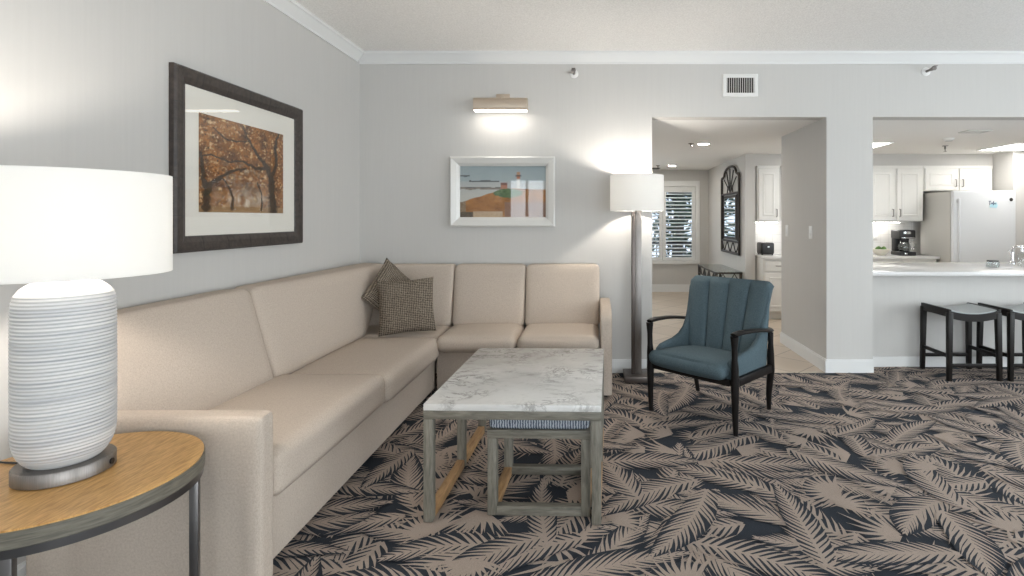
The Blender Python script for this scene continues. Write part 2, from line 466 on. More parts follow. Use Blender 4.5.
# crown moulding
def crown(name, pts_fn):
    prof = [(0.0, -0.098), (0.012, -0.098), (0.014, -0.082), (0.022, -0.070), (0.050, -0.030), (0.056, -0.024), (0.062, -0.022), (0.062, -0.004), (0.062, 0.0), (0.0, 0.0)]
    b = MB(); pts_fn(b, prof); return struct(name, b, M['white_trim'])
crown('trim_1', lambda b, p: b.prism([(D - d, CEIL + z) for d, z in p], XL, RIGHT, 'x'))
crown('trim_2', lambda b, p: b.prism([(XL + d, CEIL + z) for d, z in p], REAR, D - 0.062, 'y'))
# hall / kitchen ceiling
b = MB(); b.box((-3.0, D + T, LOW), (6.9, 10.2, LOW + 0.1)); struct('ceiling_hall', b, M['hall_ceiling'])

# floors -----------------------------------------------------------
def carpet():
    b = MB(); bm = b.bm
    zb = -0.009
    def face(pts, z, mi):
        f = bm.faces.new([bm.verts.new((p[0], p[1], z)) for p in pts]); f.material_index = mi
    # slab of navy pile: hall side stops at the opening, kitchen side runs on to the half wall
    for x0, x1, y0, y1 in ((XL, RIGHT, REAR, D), (KX, RIGHT, D, HW)):
        face([(x0, y0), (x1, y0), (x1, y1), (x0, y1)], zb, 0)
    rnd = random.Random(21)
    X0, X1, Y0, Y1 = -2.0, 5.4, 1.2, HW
    def ok(x, y):
        return XL < x < RIGHT and (y < D - 0.004 or (KX + 0.004 < x and y < HW - 0.003))
    LAY = 0.00009
    def leaflet(p, d, L, w, zz, bend=0.05):
        # pointed blade from its root p along d
        n = Vector((-d.y, d.x))
        q = p + d * L
        if not (ok(*p) and ok(*q)): return
        bd = n * (L * bend)
        face([p - n * w * 0.5, p + d * L * 0.55 - n * w * 0.29 + bd, q, p + d * L * 0.55 + n * w * 0.29 + bd, p + n * w * 0.5], zz, 1)
    cand = []
    nx, ny = 41, 20
    for i in range(nx):
        for j in range(ny):
            cand.append((X0 + (i + rnd.random()) * (X1 - X0) / nx, Y0 + (j + rnd.random()) * (Y1 - Y0) / ny))
    rnd.shuffle(cand)
    for ci, (cx, cy) in enumerate(cand):
        z = zb + 0.0003 + LAY * (ci * 90 // len(cand))
        kind = rnd.random()
        ang = rnd.choice((rad(150), rad(-35), rad(165), rad(-20), rad(20), rad(200), rad(75), rad(250), rad(110))) + rnd.uniform(-0.35, 0.35)
        if kind < 0.78:
            L = rnd.uniform(0.42, 0.68); curve = rnd.uniform(-0.8, 0.8)
            N = int(L / 0.032)
            pts = []; p = Vector((cx - math.cos(ang) * L / 2, cy - math.sin(ang) * L / 2)); a = ang - curve * 0.5
            for k in range(N + 1):
                pts.append((p.copy(), a)); p = p + Vector((math.cos(a), math.sin(a))) * (L / N); a += curve / N
            wmax = rnd.uniform(0.115, 0.17)
            lean = rnd.uniform(0.55, 0.80)
            def env(t): return math.sin(PI * min(1, 0.16 + 0.84 * t) ** 0.80) * 0.9 + 0.16
            # the gap round a frond keeps it apart from those beneath
            hl, hr = [], []
            for k, (q, a) in enumerate(pts):
                e = env(k / N) * wmax * 0.63; fw = Vector((math.cos(a), math.sin(a))) * e * 1.1
                nrm = Vector((-math.sin(a), math.cos(a)))
                hl.append(q + nrm * e * 0.85 + fw); hr.append(q - nrm * e * 0.85 + fw)
            for k in range(N):
                qd = (hl[k], hl[k + 1], hr[k + 1], hr[k])
                if all(ok(*v) for v in qd): face(qd, z + (k % 2) * 0.000006, 0)
            qd = (pts[0][0], hl[0], hr[0])
            if all(ok(*v) for v in qd): face(qd, z + 0.000012, 0)
            for k, (q, a) in enumerate(pts):
                t = k / N
                for sgn in (1, -1):
                    la = a + sgn * (lean * (1.15 - 0.6 * t)) + rnd.uniform(-0.07, 0.07)
                    leaflet(q, Vector((math.cos(la), math.sin(la))), max(0.03, env(t) * wmax * rnd.uniform(0.85, 1.15)), 0.0205 * (1 - 0.3 * t), z + 0.00002 + 0.000007 * ((k % 3) * 2 + (sgn > 0)), 0.04 * sgn)
            for k in range(N):
                q, a = pts[k]; q2, a2 = pts[k + 1]
                if ok(*q) and ok(*q2):
                    w = 0.0085 * (1 - 0.6 * k / N); w2 = 0.0085 * (1 - 0.6 * (k + 1) / N)
                    n1 = Vector((-math.sin(a), math.cos(a))); n2 = Vector((-math.sin(a2), math.cos(a2)))
                    face([q - n1 * w, q2 - n2 * w2, q2 + n2 * w2, q + n1 * w], z + 0.000068, 1)
        else:
            R = rnd.uniform(0.16, 0.27); spread = rnd.uniform(1.5, 2.7); N = rnd.randint(8, 13)
            p = Vector((cx - math.cos(ang) * R * 0.4, cy - math.sin(ang) * R * 0.4))
            ring = [p + Vector((math.cos(ang + spread * (k / (N - 1) - 0.5)), math.sin(ang + spread * (k / (N - 1) - 0.5)))) * R * 0.62 for k in range(N)]
            for k in range(N - 1):
                tri = (p, ring[k], ring[k + 1])
                if all(ok(*v) for v in tri): face(tri, z, 0)
            for k in range(N):
                a = ang + spread * (k / (N - 1) - 0.5) + rnd.uniform(-0.04, 0.04)
                leaflet(p, Vector((math.cos(a), math.sin(a))), R * rnd.uniform(0.75, 1.1), 0.030, z + 0.00002 + k * 0.000004)
    bmesh.ops.recalc_face_normals(bm, faces=bm.faces[:])
    for f in bm.faces:
        if f.normal.z < 0: f.normal_flip()
    return struct('floor', b, [M['carpet_navy'], M['carpet_tan']])
carpet()
b = MB(); b.box((-3.0, D, -0.1), (KX, 10.2, -0.004)); b.box((KX, HW, -0.1), (6.9, 10.2, -0.004)); struct('floor_hall', b, M['tile'])

# baseboards
def board(b, x0, y0, x1, y1, nx, ny, h=0.10, t=0.016):
    lo = (min(x0, x1, x0 + nx * t, x1 + nx * t), min(y0, y1, y0 + ny * t, y1 + ny * t), -0.004)
    hi = (max(x0, x1, x0 + nx * t, x1 + nx * t), max(y0, y1, y0 + ny * t, y1 + ny * t), h)
    b.box(lo, hi)
    t2 = t * 0.6
    b.box((min(x0, x1, x0 + nx * t2, x1 + nx * t2), min(y0, y1, y0 + ny * t2, y1 + ny * t2), h), (max(x0, x1, x0 + nx * t2, x1 + nx * t2), max(y0, y1, y0 + ny * t2, y1 + ny * t2), h + 0.012))
b = MB(); board(b, XL, D, PX0, D, 0, -1); board(b, PX1 - 0.0, D, KX, D, 0, -1); struct('baseboard_back', b, M['white_trim'])
b = MB(); board(b, XL, REAR, XL, D - 0.02, 1, 0); struct('baseboard_left', b, M['white_trim'])
b = MB(); board(b, PX1, D - 0.016, PX1, 5.88, -1, 0); struct('baseboard_passage', b, M['white_trim'])
# half wall under the bar
b = MB(); b.box((KX, HW, 0), (RIGHT + T, HW + 0.12, 0.84)); struct('wall_half', b, M['wall'])
b = MB(); board(b, KX, HW, RIGHT, HW, 0, -1, 0.075); struct('baseboard_bar', b, M['white_trim'])

# hall beyond --------------------------------------------------------
FAR = 9.9
WX0, WX1, WZ0, WZ1 = 0.64, 1.84, 0.57, 1.93
b = MB()
VX_0, VX_1, VZ_0, VZ_1 = -2.6, 0.2, 0.57, 2.05  # opening for an unseen window, added to brighten the hall
b.box((-3.0, FAR, 0), (VX_0, FAR + T, LOW)); b.box((VX_1, FAR, 0), (WX0, FAR + T, LOW)); b.box((VX_0, FAR, 0), (VX_1, FAR + T, VZ_0)); b.box((VX_0, FAR, VZ_1), (VX_1, FAR + T, LOW)); b.box((WX1, FAR, 0), (2.08, FAR + T, LOW))
b.box((WX0, FAR, 0), (WX1, FAR + T, WZ0)); b.box((WX0, FAR, WZ1), (WX1, FAR + T, LOW))
struct('wall_far', b, M['wall'])
b = MB(); b.box((2.08, 7.47, 0), (2.22, FAR + T, LOW)); struct('wall_hall', b, M['wall'])
b = MB(); b.box((-3.0, D + T, 0), (-2.9, FAR, LOW)); struct('wall_hall_end', b, M['wall'])
b = MB(); b.box((2.22, 7.78, 0), (6.75, 7.9, LOW)); struct('wall_kitchen', b, M['wall'])
b = MB(); b.box((6.75, D + T, 0), (6.9, 7.9, LOW)); struct('wall_kitchen_right', b, M['wall'])
b = MB(); b.box((5.5, 7.1, 0), (6.75, 7.78, LOW)); struct('wall_fridge_return', b, M['wall'])
b = MB(); b.box((2.22, 7.47, 2.065), (5.5, 7.78, LOW)); struct('wall_soffit', b, M['wall'])
b = MB(); board(b, -2.9, FAR, 2.08, FAR, 0, -1, 0.12); struct('baseboard_far', b, M['white_trim'])
b = MB(); board(b, 2.08, 7.47, 2.08, FAR - 0.02, -1, 0, 0.12); struct('baseboard_hall', b, M['white_trim'])
b = MB(); b.box((2.22, 7.770, 0.84), (4.58, 7.78, 1.31)); struct('trim_backsplash', b, M['splash'])
window_unit('window_added_hall', VX_0, VX_1, VZ_0, VZ_1, FAR + 0.08, 3)  # unseen window added to bring daylight into the hall
# window with plantation shutters
b = MB()
cw = 0.075
b.box((WX0 - cw, FAR - 0.03, WZ0 - 0.055), (WX0, FAR, WZ1 + 0.10)); b.box((WX1, FAR - 0.03, WZ0 - 0.055), (WX1 + cw, FAR, WZ1 + 0.10))
b.box((WX0, FAR - 0.03, WZ1), (WX1, FAR, WZ1 + 0.10)); b.box((WX0, FAR - 0.05, WZ0 - 0.055), (WX1, FAR, WZ0))
win = struct('window_3', b, M['white_trim'])
for p in range(2):
    x0 = WX0 + 0.6 * p; x1 = x0 + 0.6
    b = MB(); w = 0.06
    b.box((x0 + 0.003, FAR + 0.01, WZ0 + 0.003), (x0 + w, FAR + 0.045, WZ1 - 0.003)); b.box((x1 - w, FAR + 0.01, WZ0 + 0.003), (x1 - 0.003, FAR + 0.045, WZ1 - 0.003))
    b.box((x0 + w, FAR + 0.01, WZ0 + 0.003), (x1 - w, FAR + 0.045, WZ0 + 0.06)); b.box((x0 + w, FAR + 0.01, WZ1 - 0.11), (x1 - w, FAR + 0.045, WZ1 - 0.003))
    sh = obj('shutter_panel', b, M['white_trim'], win, smooth=0)
    b = MB(); n = 18; zz0, zz1 = WZ0 + 0.06, WZ1 - 0.11
    for k in range(n):
        zc = zz0 + (zz1 - zz0) * (k + 0.5) / n
        b.beam((x0 + w, FAR + 0.028, zc), (x1 - w, FAR + 0.028, zc), 0.058, 0.008, 0.0, up=(0, -0.25, 1))
    obj('louvres', b, M['white_trim'], sh, smooth=0)
g = MB(); g.box((WX0, FAR + 0.10, WZ0), (WX1, FAR + 0.105, WZ1)); obj('glass_pane', g, M['dimming_glass'], win, smooth=0)

# outside the far window: balcony slab, railing, tree ------------------
b = MB(); b.box((-3, FAR + T, -0.3), (4.5, FAR + 1.6, -0.05)); struct('floor_balcony', b, M['concrete'])
r = thing('balcony_railing', 'black metal balcony railing seen low through the shuttered window', 'railing', (1.0, FAR + 1.4, -0.05))
b = MB()
b.box((-2.6, FAR + 1.38, 0.80), (4.2, FAR + 1.42, 0.85)); obj('top_rail', b, M['iron'], r, smooth=0)
b = MB(); b.box((-2.6, FAR + 1.385, 0.0), (4.2, FAR + 1.415, 0.04)); obj('bottom_rail', b, M['iron'], r, smooth=0)
b = MB()
for k in range(56): 
    x = -2.55 + k * 0.12
    b.box((x - 0.011, FAR + 1.389, -0.05 if k % 8 == 0 else 0.04), (x + 0.011, FAR + 1.411, 0.80))
obj('balusters', b, M['iron'], r, smooth=0)
t = thing('oak_tree', 'leafy tree with dark trunk outside the shuttered window', 'tree', (2.05, 13.4, -3.0))
b = MB(); b.tube([(2.05, 13.4, -3.0), (2.03, 13.4, 0), (2.12, 13.45, 2.2), (2.3, 13.5, 4.2)], [0.2, 0.15, 0.13, 0.08], 10); b.tube([(2.1, 13.43, 1.6), (1.6, 13.5, 2.6), (1.3, 13.6, 3.6)], [0.08, 0.06, 0.03], 8)
obj('trunk', b, M['bark'], t)
b = MB(); rl = random.Random(3)
for k in range(2600):
    c = Vector((2.0 + rl.gauss(0, 1.0), 13.6 + rl.gauss(0, 0.7), 1.9 + rl.gauss(0, 1.1)))
    d = Vector((rl.uniform(-1, 1), rl.uniform(-1, 1), rl.uniform(-1, 1))).normalized(); e = d.orthogonal().normalized()
    L = rl.uniform(0.08, 0.14)
    b.quad([c - d * L, c + e * L * 0.45, c + d * L, c - e * L * 0.45])
obj('foliage', b, M['leaf'], t, smooth=0)

# ================================================================= SOFA (one corner sectional)
sofa = thing('sectional_sofa', 'beige fabric L-shaped corner sofa along two walls', 'sofa', (-1.2, 3.0, 0))
SM = M['sofa']
XF = -1.243                                          # front of the long side's base
ARM0, ARM1 = 1.905, 1.995
# bases
b = MB(); b.box((-2.02, ARM1 + 0.002, 0.025), (XF, 4.22, 0.31), 0.012, 3); obj('base', b, SM, sofa)
b = MB(); b.box((-1.222, 4.16, 0.03), (0.030, 4.66, 0.345), 0.012, 3); obj('base', b, SM, sofa)
# arms: thin upholstered slabs with softly rounded front tops
b = MB()
b.cushion([(-2.02, ARM0, 0.02), (-1.180, ARM0, 0.02), (-2.02, ARM1, 0.02), (-1.180, ARM1, 0.02), (-2.02, ARM0, 0.645), (-1.180, ARM0, 0.645), (-2.02, ARM1, 0.645), (-1.180, ARM1, 0.648)], 0.022, (0, 0, 0), 16)
obj('arm', b, SM, sofa)
b = MB()
yf = 4.03
pr = [(4.66, 0.02), (yf, 0.02), (yf, 0.56), (yf + 0.006, 0.592), (yf + 0.03, 0.618), (yf + 0.08, 0.638), (yf + 0.18, 0.655), (4.66, 0.665)]
b.prism(pr, 0.040, 0.128, 'x', 0.016, 3); obj('arm', b, SM, sofa)
# seat cushions
def hexa(x0, x1, y0, y1, z0, z1): return [(x, y, z) for z in (z0, z1) for y in (y0, y1) for x in (x0, x1)]
XS = -1.185
SEAT = 0.462
c = hexa(-1.80, XS + 0.01, ARM1 + 0.008, 3.055, 0.302, SEAT + 0.008)
b = MB(); b.cushion(c, 0.04, (0, 0.0, 0.024)); obj('seat_cushion', b, SM, sofa)
c = hexa(-1.80, XS + 0.02, 3.062, 4.09, 0.285, SEAT - 0.012)
b = MB(); b.cushion(c, 0.055, (0, 0.0, 0.018)); obj('seat_cushion', b, SM, sofa)
b = MB(); b.cushion(hexa(-1.95, -1.195, 4.095, 4.62, 0.335, SEAT - 0.004), 0.04, (0, 0, 0.006)); obj('seat_cushion', b, SM, sofa)
c = hexa(-1.188, -0.588, 3.99, 4.62, 0.352, SEAT + 0.002)
b = MB(); b.cushion(c, 0.05, (0, 0.012, 0.02)); obj('seat_cushion', b, SM, sofa)
c = hexa(-0.583, 0.032, 3.99, 4.62, 0.352, SEAT + 0.002)
b = MB(); b.cushion(c, 0.05, (0, 0.012, 0.02)); obj('seat_cushion', b, SM, sofa)
# back cushions of the long side (lean back towards the wall)
ZT = 0.965; ZB = SEAT - 0.02
def back_left(y0, y1, y0t, y1t, ex=0.0):
    return [(-2.0, y0, ZB), (-1.735, y0, ZB), (-2.0, y1, ZB), (-1.735, y1, ZB), (-2.03, y0t, ZT), (-1.885, y0t, ZT), (-2.03, y1t + ex, ZT), (-1.885 + ex, y1t, ZT)]
b = MB(); b.cushion(back_left(ARM1 + 0.005, 2.965, ARM1 + 0.005, 2.965), 0.045, (0.022, 0, 0.0)); obj('back_cushion', b, SM, sofa)
b = MB(); b.cushion(back_left(2.972, 4.12, 2.972, 4.60, 0.125), 0.045, (0.022, 0, 0.0)); obj('back_cushion', b, SM, sofa)
# back cushions along the far wall
def back_far(x0, x1, x0t=None, zt=0.955):
    x0t = x0 if x0t is None else x0t
    return [(x0, 4.46, ZB), (x1, 4.46, ZB), (x0, 4.66, ZB), (x1, 4.66, ZB), (x0t, 4.585, zt), (x1, 4.585, zt), (x0t, 4.70, zt), (x1, 4.70, zt)]
b = MB(); b.cushion(back_far(-1.95, -1.197, -1.765), 0.04, (0, 0.014, 0)); obj('back_cushion', b, SM, sofa)
b = MB(); b.cushion(back_far(-1.192, -0.590), 0.045, (0, 0.018, 0)); obj('back_cushion', b, SM, sofa)
b = MB(); b.cushion(back_far(-0.585, 0.038), 0.045, (0, 0.018, 0)); obj('back_cushion', b, SM, sofa)
# little feet
for x, y in ((-1.27, 2.06), (-1.27, 4.1), (-1.95, 2.06), (0.08, 4.1), (0.08, 4.6)):
    b = MB(); b.lathe([(0.018, 0), (0.022, 0.03)], (x, y, -0.004), 12); obj('foot', b, M['black'], sofa)

# throw pillows
def pillow_mesh(s, t, n=24):
    """square pillow in the x-z plane, corners drawn out to points"""
    o = bmesh.new(); g = {}
    for side in (1, -1):
        for i in range(n + 1):
            for j in range(n + 1):
                u, v = 2 * i / n - 1, 2 * j / n - 1
                edge = i in (0, n) or j in (0, n)
                if edge and side == -1: continue
                k = (1 - u ** 4) * (1 - v ** 4)
                pin = 1 - 0.07 * (1 - u * u) * abs(v) ** 3
                pin2 = 1 - 0.07 * (1 - v * v) * abs(u) ** 3
                g[(side, i, j)] = o.verts.new((u * s * pin2, -side * t * k ** 0.55 * (1 + 0.06 * noise.noise((u * 2.3, v * 2.1, side))), v * s * pin))
    def V(side, i, j):
        return g[(1, i, j)] if (i in (0, n) or j in (0, n)) else g[(side, i, j)]
    for side in (1, -1):
        for i in range(n):
            for j in range(n):
                o.faces.new((V(side, i, j), V(side, i + 1, j), V(side, i + 1, j + 1), V(side, i, j + 1)))
    bmesh.ops.recalc_face_normals(o, faces=o.faces[:])
    return o
def throw_pillow(loc, rx, ry, rz, s, label):
    b = MB(); o = pillow_mesh(s, 0.062)
    b._add(o)
    t = obj('throw_pillow', b, M['pillow'])
    t.matrix_world = Matrix.Translation(loc) @ Matrix.Rotation(rz, 4, 'Z') @ Matrix.Rotation(rx, 4, 'X') @ Matrix.Rotation(ry, 4, 'Y')
    t['label'] = label; t['category'] = 'pillow'; t['group'] = 'tweed pillows in the sofa corner'
throw_pillow((-1.436, 4.112, 0.679), rad(-10), rad(-3), rad(16), 0.208, 'brown tweed throw pillow standing upright on the sofa corner seat')
throw_pillow((-1.604, 4.278, 0.757), rad(-13), rad(44), rad(60), 0.202, 'brown tweed throw pillow balanced on one corner, tucked behind the upright pillow')

# ================================================================= COFFEE TABLE AND OTTOMAN
ct = thing('coffee_table', 'marble topped coffee table with weathered wood frame', 'table', (-0.353, 2.905, 0), rad(-1.6))
TW, TD, TZ = 0.79, 1.04, 0.525
hx, hy = TW / 2, TD / 2
b = MB(); b.box((-hx, -hy, TZ - 0.030), (hx, hy, TZ), 0.003, 2); obj('top', b, M['marble'], ct, local=True)
b = MB(); L = 0.042
b.box((-hx, -hy, TZ - 0.068), (hx, -hy + L, TZ - 0.0305), 0.002); b.box((-hx, hy - L, TZ - 0.068), (hx, hy, TZ - 0.0305), 0.002)
b.box((-hx, -hy + L, TZ - 0.068), (-hx + L, hy - L, TZ - 0.0305), 0.002); b.box((hx - L, -hy + L, TZ - 0.068), (hx, hy - L, TZ - 0.0305), 0.002)
obj('apron', b, M['grey_wood'], ct, local=True)
for sx in (-1, 1):
    for yy in (-hy + L / 2, 0.03, hy - L / 2):
        x = sx * (hx - L / 2)
        b = MB(); b.box((x - L / 2, yy - L / 2, 0), (x + L / 2, yy + L / 2, TZ - 0.0685), 0.002); obj('leg', b, M['grey_wood_upright'], ct, local=True)
    for y0, y1 in ((-hy + L + 0.0005, 0.03 - L / 2 - 0.0005), (0.03 + L / 2 + 0.0005, hy - L - 0.0005)):
        x = sx * (hx - L / 2)
        b = MB(); b.box((x - L / 2 + 0.001, y0, 0), (x + L / 2 - 0.001, y1, 0.042), 0.002); obj('runner', b, M['lamp_tinted_runner'], ct, local=True)

ot = thing('nesting_ottoman', 'small wood framed ottoman with blue grey cushion under the coffee table', 'ottoman', (-0.249, 2.66, 0), rad(-1.6))
OW, OD, OZ = 0.468, 0.43, 0.388
ox, oy = OW / 2, OD / 2
b = MB(); b.cushion(hexa(-ox + 0.004, ox - 0.004, -oy + 0.004, oy - 0.004, OZ + 0.001, OZ + 0.061), 0.02, (0, 0, 0.006)); obj('cushion', b, M['ottoman_cloth'], ot, local=True)
b = MB()
b.box((-ox, -oy, OZ - 0.038), (ox, -oy + L, OZ), 0.002); b.box((-ox, oy - L, OZ - 0.038), (ox, oy, OZ), 0.002)
b.box((-ox, -oy + L, OZ - 0.038), (-ox + L, oy - L, OZ), 0.002); b.box((ox - L, -oy + L, OZ - 0.038), (ox, oy - L, OZ), 0.002)
obj('seat_frame', b, M['grey_wood'], ot, local=True)
for sx in (-1, 1):
    for sy in (-1, 1):
        x, y = sx * (ox - L / 2), sy * (oy - L / 2)
        b = MB(); b.box((x - L / 2, y - L / 2, 0), (x + L / 2, y + L / 2, OZ - 0.0385), 0.002); obj('leg', b, M['grey_wood_upright'], ot, local=True)
    b = MB(); x = sx * (ox - L / 2)
    b.box((x - L / 2 + 0.001, -oy + L + 0.0005, 0), (x + L / 2 - 0.001, oy - L - 0.0005, 0.042), 0.002); obj('runner', b, M['lamp_tinted_runner'], ot, local=True)
for sy in (-1, 1):
    b = MB(); y = sy * (oy - L / 2)
    b.box((-ox + L + 0.0005, y - L / 2 + 0.001, 0), (ox - L - 0.0005, y + L / 2 - 0.001, 0.042), 0.002); obj('runner', b, M['grey_wood'], ot, local=True)

# ================================================================= ARMCHAIR
ch = thing('armchair', 'teal channel-tufted armchair with black wooden arms and legs', 'chair', (0.627, 3.577, 0), math.atan2(-0.695, 0.72))
def front_leg(sx):
    x = sx * 0.332
    b = MB()
    b.tube([(x, 0.012, -0.003), (x, 0.006, 0.12), (x, 0.004, 0.30), (x, 0.004, 0.40), (x, 0.0, 0.47), (x, -0.002, 0.54), (x, -0.004, 0.615)],
           [0.015, 0.020, 0.026, 0.025, 0.019, 0.019, 0.026], 14)
    return b
def back_leg(sx):
    x = sx * 0.318
    b = MB()
    fx = -0.328 if sx < 0 else 0.262
    b.tube([(fx, 0.60, -0.003), (fx * 0.7 + x * 0.3, 0.565, 0.12), (x * 0.985, 0.525, 0.30), (x * 1.0, 0.51, 0.40), (x * 1.01, 0.505, 0.49), (x * 1.0, 0.505, 0.562)],
           [0.015, 0.020, 0.026, 0.025, 0.018, 0.022], 14)
    return b
for sx in (-1, 1):
    obj('leg', front_leg(sx), M['black_wood'], ch, local=True); obj('leg', back_leg(sx), M['black_wood'], ch, local=True)
    # arm: flat paddle in front, thinner towards the rear where it curls in behind the back
    P = [(-0.015, 0.330, 0.626), (0.02, 0.332, 0.628), (0.08, 0.336, 0.629), (0.20, 0.342, 0.622), (0.32, 0.345, 0.608), (0.42, 0.342, 0.592), (0.48, 0.330, 0.582), (0.53, 0.300, 0.577), (0.575, 0.252, 0.575), (0.600, 0.200, 0.575)]
    b = MB(); b.tube([(sx * x, y, z) for y, x, z in P], [0.020, 0.030, 0.031, 0.029, 0.027, 0.026, 0.026, 0.025, 0.023, 0.018], 14, flat=0.45)
    obj('armrest', b, M['black_wood'], ch, local=True)
    b = MB(); b.beam((sx * 0.318, 0.02, 0.315), (sx * 0.32, 0.53, 0.315), 0.024, 0.055, 0.004); obj('side_rail', b, M['black_wood'], ch, local=True)
b = MB(); b.beam((-0.30, 0.000, 0.318), (0.30, 0.000, 0.318), 0.024, 0.040, 0.004); obj('front_rail', b, M['black_wood'], ch, local=True)
b = MB(); b.beam((-0.30, 0.53, 0.300), (0.30, 0.53, 0.300), 0.024, 0.045, 0.004); obj('rear_rail', b, M['black_wood'], ch, local=True)
# back rail tying the armrest ends together behind the backrest
b = MB(); b.tube([(-0.205, 0.600, 0.575), (0, 0.606, 0.575), (0.205, 0.600, 0.575)], 0.015, 10); obj('rear_rail', b, M['black_wood'], ch, local=True)
# seat
b = MB()
b.cushion([(-0.305, -0.075, 0.340), (0.292, -0.075, 0.340), (-0.262, 0.43, 0.335), (0.262, 0.43, 0.335), (-0.305, -0.085, 0.438), (0.292, -0.085, 0.438), (-0.255, 0.43, 0.40), (0.255, 0.43, 0.40)], 0.045, (0, 0.012, 0.026))
obj('seat', b, M['teal'], ch, local=True)
# channelled back
def chair_back():
    o = bmesh.new(); NU, NV = 64, 26
    front, rear = [], []
    for j in range(NV + 1):
        v = j / NV
        fr, re = [], []
        for i in range(NU + 1):
            u = 2 * i / NU - 1
            half = 0.258 + 0.075 * v ** 0.9
            z = 0.345 + 0.565 * v
            # rounded top corners and a slightly dipped top line
            if v > 0.9: z -= 0.030 * ((v - 0.9) / 0.1) * max(0, (abs(u) - 0.86) / 0.14) ** 2
            y = 0.395 + 0.125 * v - 0.030 * abs(u) ** 2.4 * (1 - 0.6 * v)
            c = (u + 1) * 2; tt = (c - math.floor(min(c, 3.9999))) * 2 - 1
            roll = 0.030 * max(0, 1 - abs(tt) ** 2.4) ** 0.6
            edge = min(1.0, (1 - v) / 0.05, v / 0.03)
            edge = max(0, edge) ** 0.5
            th = 0.085 * (0.75 + 0.25 * (1 - v))
            fr.append(o.verts.new((u * half, y - roll * edge + th * 0.35 * (1 - edge), z)))
            e2 = max(0.0, min(1.0, (1 - v) / 0.05, (1 - abs(u)) / 0.06)) ** 0.5
            re.append(o.verts.new((u * half * (1.0), y + th * (0.45 + 0.55 * e2), z - 0.004 * (1 - e2))))
        front.append(fr); rear.append(re)
    for j in range(NV):
        for i in range(NU):
            o.faces.new((front[j][i], front[j][i + 1], front[j + 1][i + 1], front[j + 1][i]))
            o.faces.new((rear[j][i + 1], rear[j][i], rear[j + 1][i], rear[j + 1][i + 1]))
    for i in range(NU):
        o.faces.new((front[NV][i], front[NV][i + 1], rear[NV][i + 1], rear[NV][i]))
        o.faces.new((front[0][i + 1], front[0][i], rear[0][i], rear[0][i + 1]))
    for j in range(NV):
        o.faces.new((front[j][0], front[j + 1][0], rear[j + 1][0], rear[j][0]))
        o.faces.new((front[j + 1][NU], front[j][NU], rear[j][NU], rear[j + 1][NU]))
    bmesh.ops.recalc_face_normals(o, faces=o.faces[:])
    b = MB(); b._add(o); return b
obj('backrest', chair_back(), M['teal'], ch, local=True, smooth=50)
# side wings sweeping down from the back to the seat front
for sx in (-1, 1):
    o = bmesh.new()
    line = [(0.015, 0.405), (0.03, 0.440), (0.07, 0.462), (0.14, 0.472), (0.23, 0.482), (0.31, 0.505), (0.37, 0.545), (0.41, 0.600), (0.438, 0.670), (0.462, 0.760), (0.482, 0.850)]
    rows = []
    for k, (y, zt) in enumerate(line):
        row = []
        s = k / (len(line) - 1)
        x_out_b = 0.300 - 0.004 * s; x_out_t = 0.303 + 0.030 * s
        w = 0.044
        yb = 0.015 + (y - 0.015) * 1.05
        for (fx, fz) in ((0, 0), (0, 0.5), (0, 0.86), (0.12, 0.96), (0.4, 1.0), (0.7, 0.985), (0.95, 0.94), (1, 0.85), (1, 0.5), (1, 0)):
            z = 0.33 + (zt - 0.33) * fz
            xo = x_out_b + (x_out_t - x_out_b) * fz
            row.append(o.verts.new((sx * (xo - w * fx), y if fz > 0.4 else (y + yb) / 2, z)))
        rows.append(row)
    for A, B in zip(rows, rows[1:]):
        for k in range(len(A) - 1): o.faces.new((A[k], A[k + 1], B[k + 1], B[k]))
        o.faces.new((A[-1], A[0], B[0], B[-1]))
    o.faces.new(rows[0]); o.faces.new(rows[-1][::-1])
    bmesh.ops.recalc_face_normals(o, faces=o.faces[:])
    b = MB(); b._add(o); obj('side_wing', b, M['teal'], ch, local=True, smooth=60)

# ================================================================= END TABLE AND TABLE LAMP
EX, EY, ER, EZ = -1.525, 1.575, 0.315, 0.605
et = thing('end_table', 'round oak topped end table on dark metal legs beside the sofa arm', 'table', (EX, EY, 0))
b = MB(); b.lathe([(0, 0), (ER - 0.004, 0), (ER - 0.004, 0.004), (ER - 0.003, 0.0055), (0, 0.0055)], (EX, EY, EZ - 0.0055), 96); obj('top', b, M['oak_top'], et, smooth=30)
b = MB(); b.lathe([(0, 0), (ER - 0.003, 0), (ER, 0.003), (ER, 0.041), (ER - 0.001, 0.0425), (ER - 0.006, 0.0425), (0, 0.0425)], (EX, EY, EZ - 0.048), 96); obj('shaded_rim', b, M['shaded_edge'], et, smooth=30, label='oak rim with shade put into its colour')
b = MB(); b.lathe([(ER - 0.034, 0), (ER - 0.004, 0), (ER - 0.004, 0.022), (ER - 0.034, 0.022), (ER - 0.034, 0)], (EX, EY, EZ - 0.0705), 96, close=False); obj('ring', b, M['dark_metal'], et, smooth=30)
for a in (22, 292, 165):
    ca, sa = math.cos(rad(a)), math.sin(rad(a))
    b = MB(); r0 = ER - 0.018
    mt = Matrix.Translation((EX + ca * r0, EY + sa * r0, 0)) @ Matrix.Rotation(rad(a), 4, 'Z')
    b.box((-0.012, -0.0125, -0.003), (0.012, 0.0125, EZ - 0.0708), 0.0015, mtx=mt); obj('leg', b, M['dark_metal'], et)

